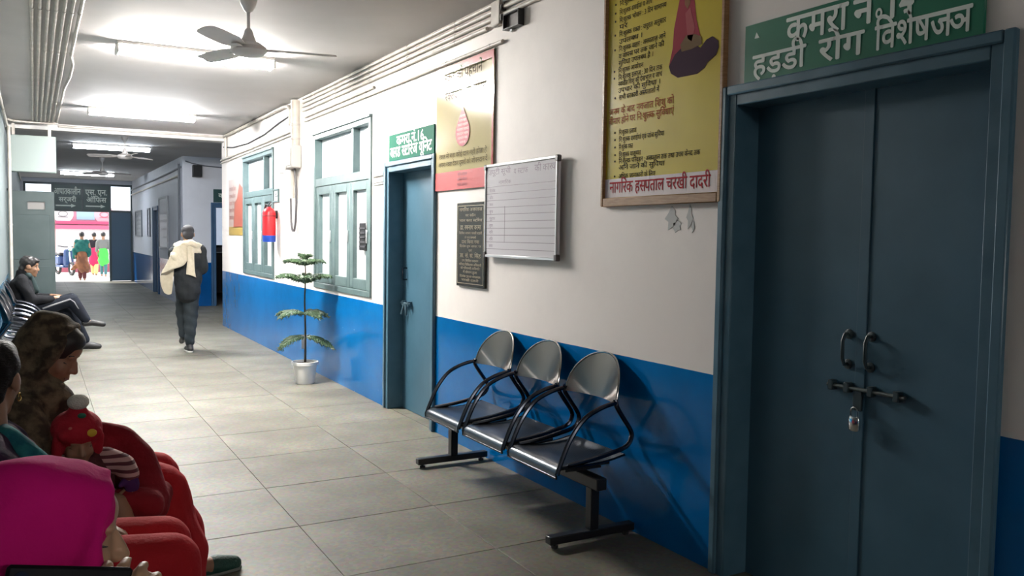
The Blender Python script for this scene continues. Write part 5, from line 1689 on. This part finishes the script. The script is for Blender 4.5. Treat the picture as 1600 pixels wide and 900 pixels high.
blob('shawl', chain([(1.60, 11.45, 1.345), (1.70, 11.405, 1.385), (1.80, 11.45, 1.36), (1.85, 11.52, 1.33), (1.80, 11.62, 1.36), (1.70, 11.66, 1.37), (1.60, 11.60, 1.36), (1.58, 11.50, 1.34)], [.050, .052, .05, .045, .045, .045, .05, .05])
     + [ell((1.70, 11.45, 1.30), (.13, .06, .09)), cap((1.62, 11.45, 1.32), (1.53, 11.42, 1.20), .07, .065), cap((1.82, 11.47, 1.32), (1.87, 11.48, 1.26), .045, .03)], M_CREAM, p5, 0.010, 4, fold=lambda c: 0.007 * sin(c.x * 55 + c.z * 35))
drape('shawl_fall', [[(1.53, 11.40, 1.34), (1.60, 11.365, 1.36), (1.67, 11.36, 1.36), (1.74, 11.37, 1.34)], [(1.475, 11.40, 1.22), (1.56, 11.35, 1.20), (1.64, 11.35, 1.19), (1.70, 11.36, 1.22)],
                     [(1.43, 11.40, 1.12), (1.50, 11.36, 1.10), (1.56, 11.35, 1.10), (1.64, 11.36, 1.12)], [(1.375, 11.41, 1.01), (1.42, 11.38, 1.03), (1.49, 11.37, 1.055), (1.56, 11.37, 1.08)]], M_CREAM, p5)
drape('shawl_tail', [[(1.67, 11.36, 1.33), (1.71, 11.35, 1.345), (1.76, 11.36, 1.32)], [(1.675, 11.35, 1.20), (1.715, 11.345, 1.19), (1.755, 11.35, 1.19)], [(1.665, 11.35, 1.07), (1.715, 11.345, 1.06), (1.76, 11.35, 1.05)], [(1.66, 11.35, 1.00), (1.72, 11.345, .985), (1.775, 11.35, .96)]], M_CREAM, p5, fold=0.008, freq=60)
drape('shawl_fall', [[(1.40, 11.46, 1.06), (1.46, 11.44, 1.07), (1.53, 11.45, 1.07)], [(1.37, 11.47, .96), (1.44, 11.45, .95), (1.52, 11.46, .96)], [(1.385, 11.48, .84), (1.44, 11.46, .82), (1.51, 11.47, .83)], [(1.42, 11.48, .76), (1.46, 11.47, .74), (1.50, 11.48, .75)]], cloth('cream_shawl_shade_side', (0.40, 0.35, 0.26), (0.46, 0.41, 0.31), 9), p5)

# ================================================================== OUTSIDE THE ENTRANCE
struct('ground', MB().box(-14, 16, 29.2, 60, -0.22, -0.10), mat('pale_concrete', (0.60, 0.57, 0.53), 0.8, col2=(0.68, 0.65, 0.60), nscale=1.5))
struct('trim_2', MB().box(-0.6, 3.2, 29.05, 29.75, -0.14, -0.015), mat('threshold_stone', (0.50, 0.48, 0.44), 0.6))

stl = thing('stall', 'pink decorated stall with round emblems standing outside the entrance', 'stall', (1.7, 38.4, -0.10))
MB().box(-1.55, 2.2, 0.0, 0.10, 0.0, 2.5).build('back_board', mat('pale_pink_board', (0.72, 0.50, 0.52), 0.7), stl)
MB().box(-1.0, 1.6, -0.50, -0.02, 0.0, 0.32).build('plinth', mat('maroon_plinth', (0.35, 0.08, 0.11), 0.6), stl)
MB().box(-0.95, 1.15, -0.06, 0.0, 0.40, 1.70).build('white_panel', mat('off_white_board', (0.70, 0.66, 0.66), 0.7), stl)
MB().box(-0.95, 1.15, -0.35, 0.0, 1.70, 1.86).build('pink_valance', mat('pink_cloth_bright', (0.62, 0.10, 0.18), 0.7), stl)
MB().box(-0.95, 1.15, -0.25, 0.0, 1.90, 2.02).build('pink_valance', mat('pink_cloth_dark', (0.45, 0.07, 0.15), 0.7), stl)
MB().box(-0.2, 0.45, -0.05, 0.0, 2.08, 2.45).build('blue_panel', mat('blue_grey_board', (0.30, 0.42, 0.52), 0.7), stl)
MB().box(-0.95, 1.15, -0.03, 0.0, 2.02, 2.5).build('header', mat('rose_board', (0.50, 0.20, 0.26), 0.7), stl)
for (a, cc, dd) in ((-0.68, (0.72, 0.68, 0.66), (0.22, 0.2, 0.2)), (0.80, (0.66, 0.36, 0.40), (0.55, 0.15, 0.2))):
    em = MB().lathe([(0.37, 0), (0.37, 0.03), (0.0, 0.03)], (a, -0.03, 2.30), 24, (0, -1, 0)).build('emblem', mat('emblem_%d' % int(a * 10), cc, 0.6), stl)
    MB().tube([(a + 0.16 * cos(t), -0.066, 2.30 + 0.10 * sin(t)) for t in [2 * pi * k / 16 for k in range(16)]], 0.018, 5, closed=True).box(a - 0.18, a + 0.18, -0.07, -0.06, 2.16, 2.19).build('emblem_mark', mat('emblem_mark_%d' % int(a * 10), dd, 0.6), em)
MB().tube([(1.22, -0.1, 0.0), (1.22, -0.1, 2.5)], 0.05, 10).build('post', mat('cream_post', (0.66, 0.60, 0.52), 0.6), stl)
MB().tube([(-1.02, -0.1, 0.0), (-1.02, -0.1, 2.5)], 0.05, 10).build('post', MATS['cream_post'], stl)

# parked scooter
scq = thing('scooter', 'dark blue parked scooter outside at the left of the entrance', 'scooter', (0.98, 35.6, -0.10), radians(200))
for y in (-0.6, 0.6):
    wq = MB().tube([(0, y + 0.21 * cos(t), 0.25 + 0.21 * sin(t)) for t in [2 * pi * k / 20 for k in range(20)]], 0.045, 8, closed=True).build('wheel', M_RUBBER, scq)
    MB().lathe([(0.03, -0.05), (0.12, -0.02), (0.12, 0.02), (0.03, 0.05)], (0, y, 0.25), 12, (1, 0, 0)).build('hub', M_ALU, wq)
M_SCB = mat('scooter_blue', (0.03, 0.06, 0.16), 0.3)
MB().box(-0.16, 0.16, -0.45, 0.25, 0.28, 0.36).build('footboard', M_SCB, scq, bevel=0.02)
MB().box(-0.15, 0.15, -0.75, -0.15, 0.36, 0.72).build('rear_body', M_SCB, scq, bevel=0.06)
MB().box(-0.14, 0.14, -0.72, -0.10, 0.72, 0.82).build('seat', M_BLACK, scq, bevel=0.03)
MB().box(-0.17, 0.17, 0.28, 0.42, 0.33, 0.95).build('front_shield', M_SCB, scq, bevel=0.05)
MB().tube([(0, 0.60, 0.25), (0, 0.42, 0.75), (0, 0.36, 1.02)], 0.03, 8).build('fork', M_ALU, scq)
MB().tube([(-0.34, 0.26, 1.08), (-0.15, 0.34, 1.04), (0.15, 0.34, 1.04), (0.34, 0.26, 1.08)], 0.018, 8).build('handlebar', M_BLACK, scq)
MB().lathe([(0.08, 0.0), (0.08, 0.05), (0.0, 0.06)], (0, 0.42, 0.98), 14, (0, 1, 0)).build('headlamp', M_BRIGHT, scq)


def walker(label, x, y, h, fwd, parts, arm_up=False, z0=-0.10):
    """small distant standing/walking figure; parts: list of (name, blobs(s), material)"""
    p = person(label, (x, y, z0))
    s = h / 1.65
    O = Vector((x, y, z0))
    fv = Vector((fwd[0], fwd[1], 0)).normalized()
    rv = Vector((fv.y, -fv.x, 0))
    Q = lambda a, b, c: O + (rv * a + fv * b + Vector((0, 0, c))) * s
    hb_, PP = head_blobs(Q(0, .02, 1.53), (fv.x, fv.y, -0.1), s, neck=Q(0, 0, 1.38))
    B = hb_ + [ell(Q(0, 0, 1.2), (.15 * s, .10 * s, .19 * s), (rv, fv, Vector((0, 0, 1)))), ell(Q(0, 0, .95), (.15 * s, .11 * s, .16 * s), (rv, fv, Vector((0, 0, 1)))), cap(Q(-.14, 0, 1.32), Q(.14, 0, 1.32), .055 * s)]
    for q, st in ((-1, .14), (1, -.12)):
        an = Q(q * .07, st, .09)
        B += chain([Q(q * .08, 0, .86), Q(q * .08, st * .6 + .03, .47), an], [.09 * s, .06 * s, .04 * s]) + foot_blobs(an, Q(q * .07, st + .15, .03), s)
        wr = Q(q * .20, .10 - st, .86)
        B += chain([Q(q * .19, 0, 1.30), Q(q * .23, -.02, 1.07), wr], [.05 * s, .04 * s, .028 * s]) + hand_blobs(wr, (0, 0, -1), rv * -q, q, 0.4, s)
    bo_ = blob('body', B, SKIN, p, 0.014, 2)
    for (nm, bl, m) in parts(Q, s, rv, fv):
        blob(nm, bl, m, p, 0.016, 3, fold=(lambda c: 0.008 * sin(c.z * 25 + c.x * 40)) if nm in ('shawl', 'skirt') else None)
    return p


Zv = Vector((0, 0, 1))
walker('woman in a green shawl and brown skirt walking away through the entrance', 1.36, 31.2, 1.60, (0.1, 1), lambda Q, s, rv, fv: [
    ('hair', [ell(Q(0, -.01, 1.57), (.085 * s, .10 * s, .09 * s))], HAIR),
    ('shawl', [cap(Q(-.15, 0, 1.31), Q(.15, 0, 1.31), .09 * s), ell(Q(0, -.01, 1.15), (.23 * s, .16 * s, .25 * s)), cap(Q(-.2, 0, 1.05), Q(-.22, .02, .80), .10 * s, .07 * s), cap(Q(.2, 0, 1.05), Q(.2, 0, .88), .10 * s, .08 * s)], cloth('bottle_green_shawl', (0.01, 0.085, 0.075), (0.02, 0.12, 0.10), 8)),
    ('skirt', [cap(Q(0, 0, .92), Q(0, .0, .60), .16 * s, .20 * s), cap(Q(0, 0, .6), Q(.06, 0, .42), .20 * s, .19 * s), cap(Q(-.12, 0, .55), Q(-.30, -.02, .40), .10 * s, .05 * s)], cloth('brown_skirt', (0.14, 0.06, 0.035), (0.24, 0.10, 0.05), 4)),
    ('trousers', [cap(Q(-.07, .05, .5), Q(-.07, .13, .12), .085 * s, .06 * s), cap(Q(.07, -.03, .5), Q(.07, -.12, .12), .085 * s, .06 * s)], cloth('maroon_trousers', (0.10, 0.03, 0.03)))])
walker('person in dark top and bright pink skirt standing outside by the stall', 1.93, 35.0, 1.58, (0.2, 1), lambda Q, s, rv, fv: [
    ('hair', [ell(Q(0, -.01, 1.57), (.085 * s, .10 * s, .09 * s))], HAIR),
    ('shirt', [cap(Q(-.15, 0, 1.31), Q(.15, 0, 1.31), .075 * s), ell(Q(0, 0, 1.15), (.18 * s, .13 * s, .22 * s)), cap(Q(-.19, 0, 1.28), Q(-.23, -.02, .95), .065 * s, .05 * s), cap(Q(.19, 0, 1.28), Q(.23, -.02, .95), .065 * s, .05 * s)], cloth('black_top', (0.02, 0.015, 0.02))),
    ('skirt', [cap(Q(0, 0, .98), Q(0, 0, .55), .16 * s, .20 * s)], cloth('hot_pink_kurta', (0.62, 0.03, 0.10))),
    ('trousers', [cap(Q(-.07, .05, .6), Q(-.07, .13, .12), .09 * s, .07 * s), cap(Q(.07, -.03, .6), Q(.07, -.12, .12), .09 * s, .07 * s)], cloth('pale_yellow_trousers', (0.62, 0.50, 0.22)))])
walker('person in grey top and lime green lower garment standing outside at the right', 2.17, 34.0, 1.60, (0.1, 1), lambda Q, s, rv, fv: [
    ('hair', [ell(Q(0, -.01, 1.57), (.085 * s, .10 * s, .09 * s))], HAIR),
    ('shirt', [cap(Q(-.15, 0, 1.31), Q(.15, 0, 1.31), .075 * s), ell(Q(0, 0, 1.15), (.17 * s, .13 * s, .22 * s)), cap(Q(-.19, 0, 1.28), Q(-.23, -.02, .95), .065 * s, .05 * s), cap(Q(.19, 0, 1.28), Q(.23, -.02, .95), .065 * s, .05 * s)], cloth('grey_shirt', (0.16, 0.16, 0.15))),
    ('skirt', [cap(Q(0, 0, .95), Q(0, 0, .58), .16 * s, .19 * s)], cloth('lime_cloth', (0.08, 0.55, 0.08))),
    ('trousers', [cap(Q(-.07, .05, .6), Q(-.07, .13, .12), .07 * s, .05 * s), cap(Q(.07, -.03, .6), Q(.07, -.12, .12), .07 * s, .05 * s)], cloth('teal_trousers', (0.06, 0.16, 0.17)))])
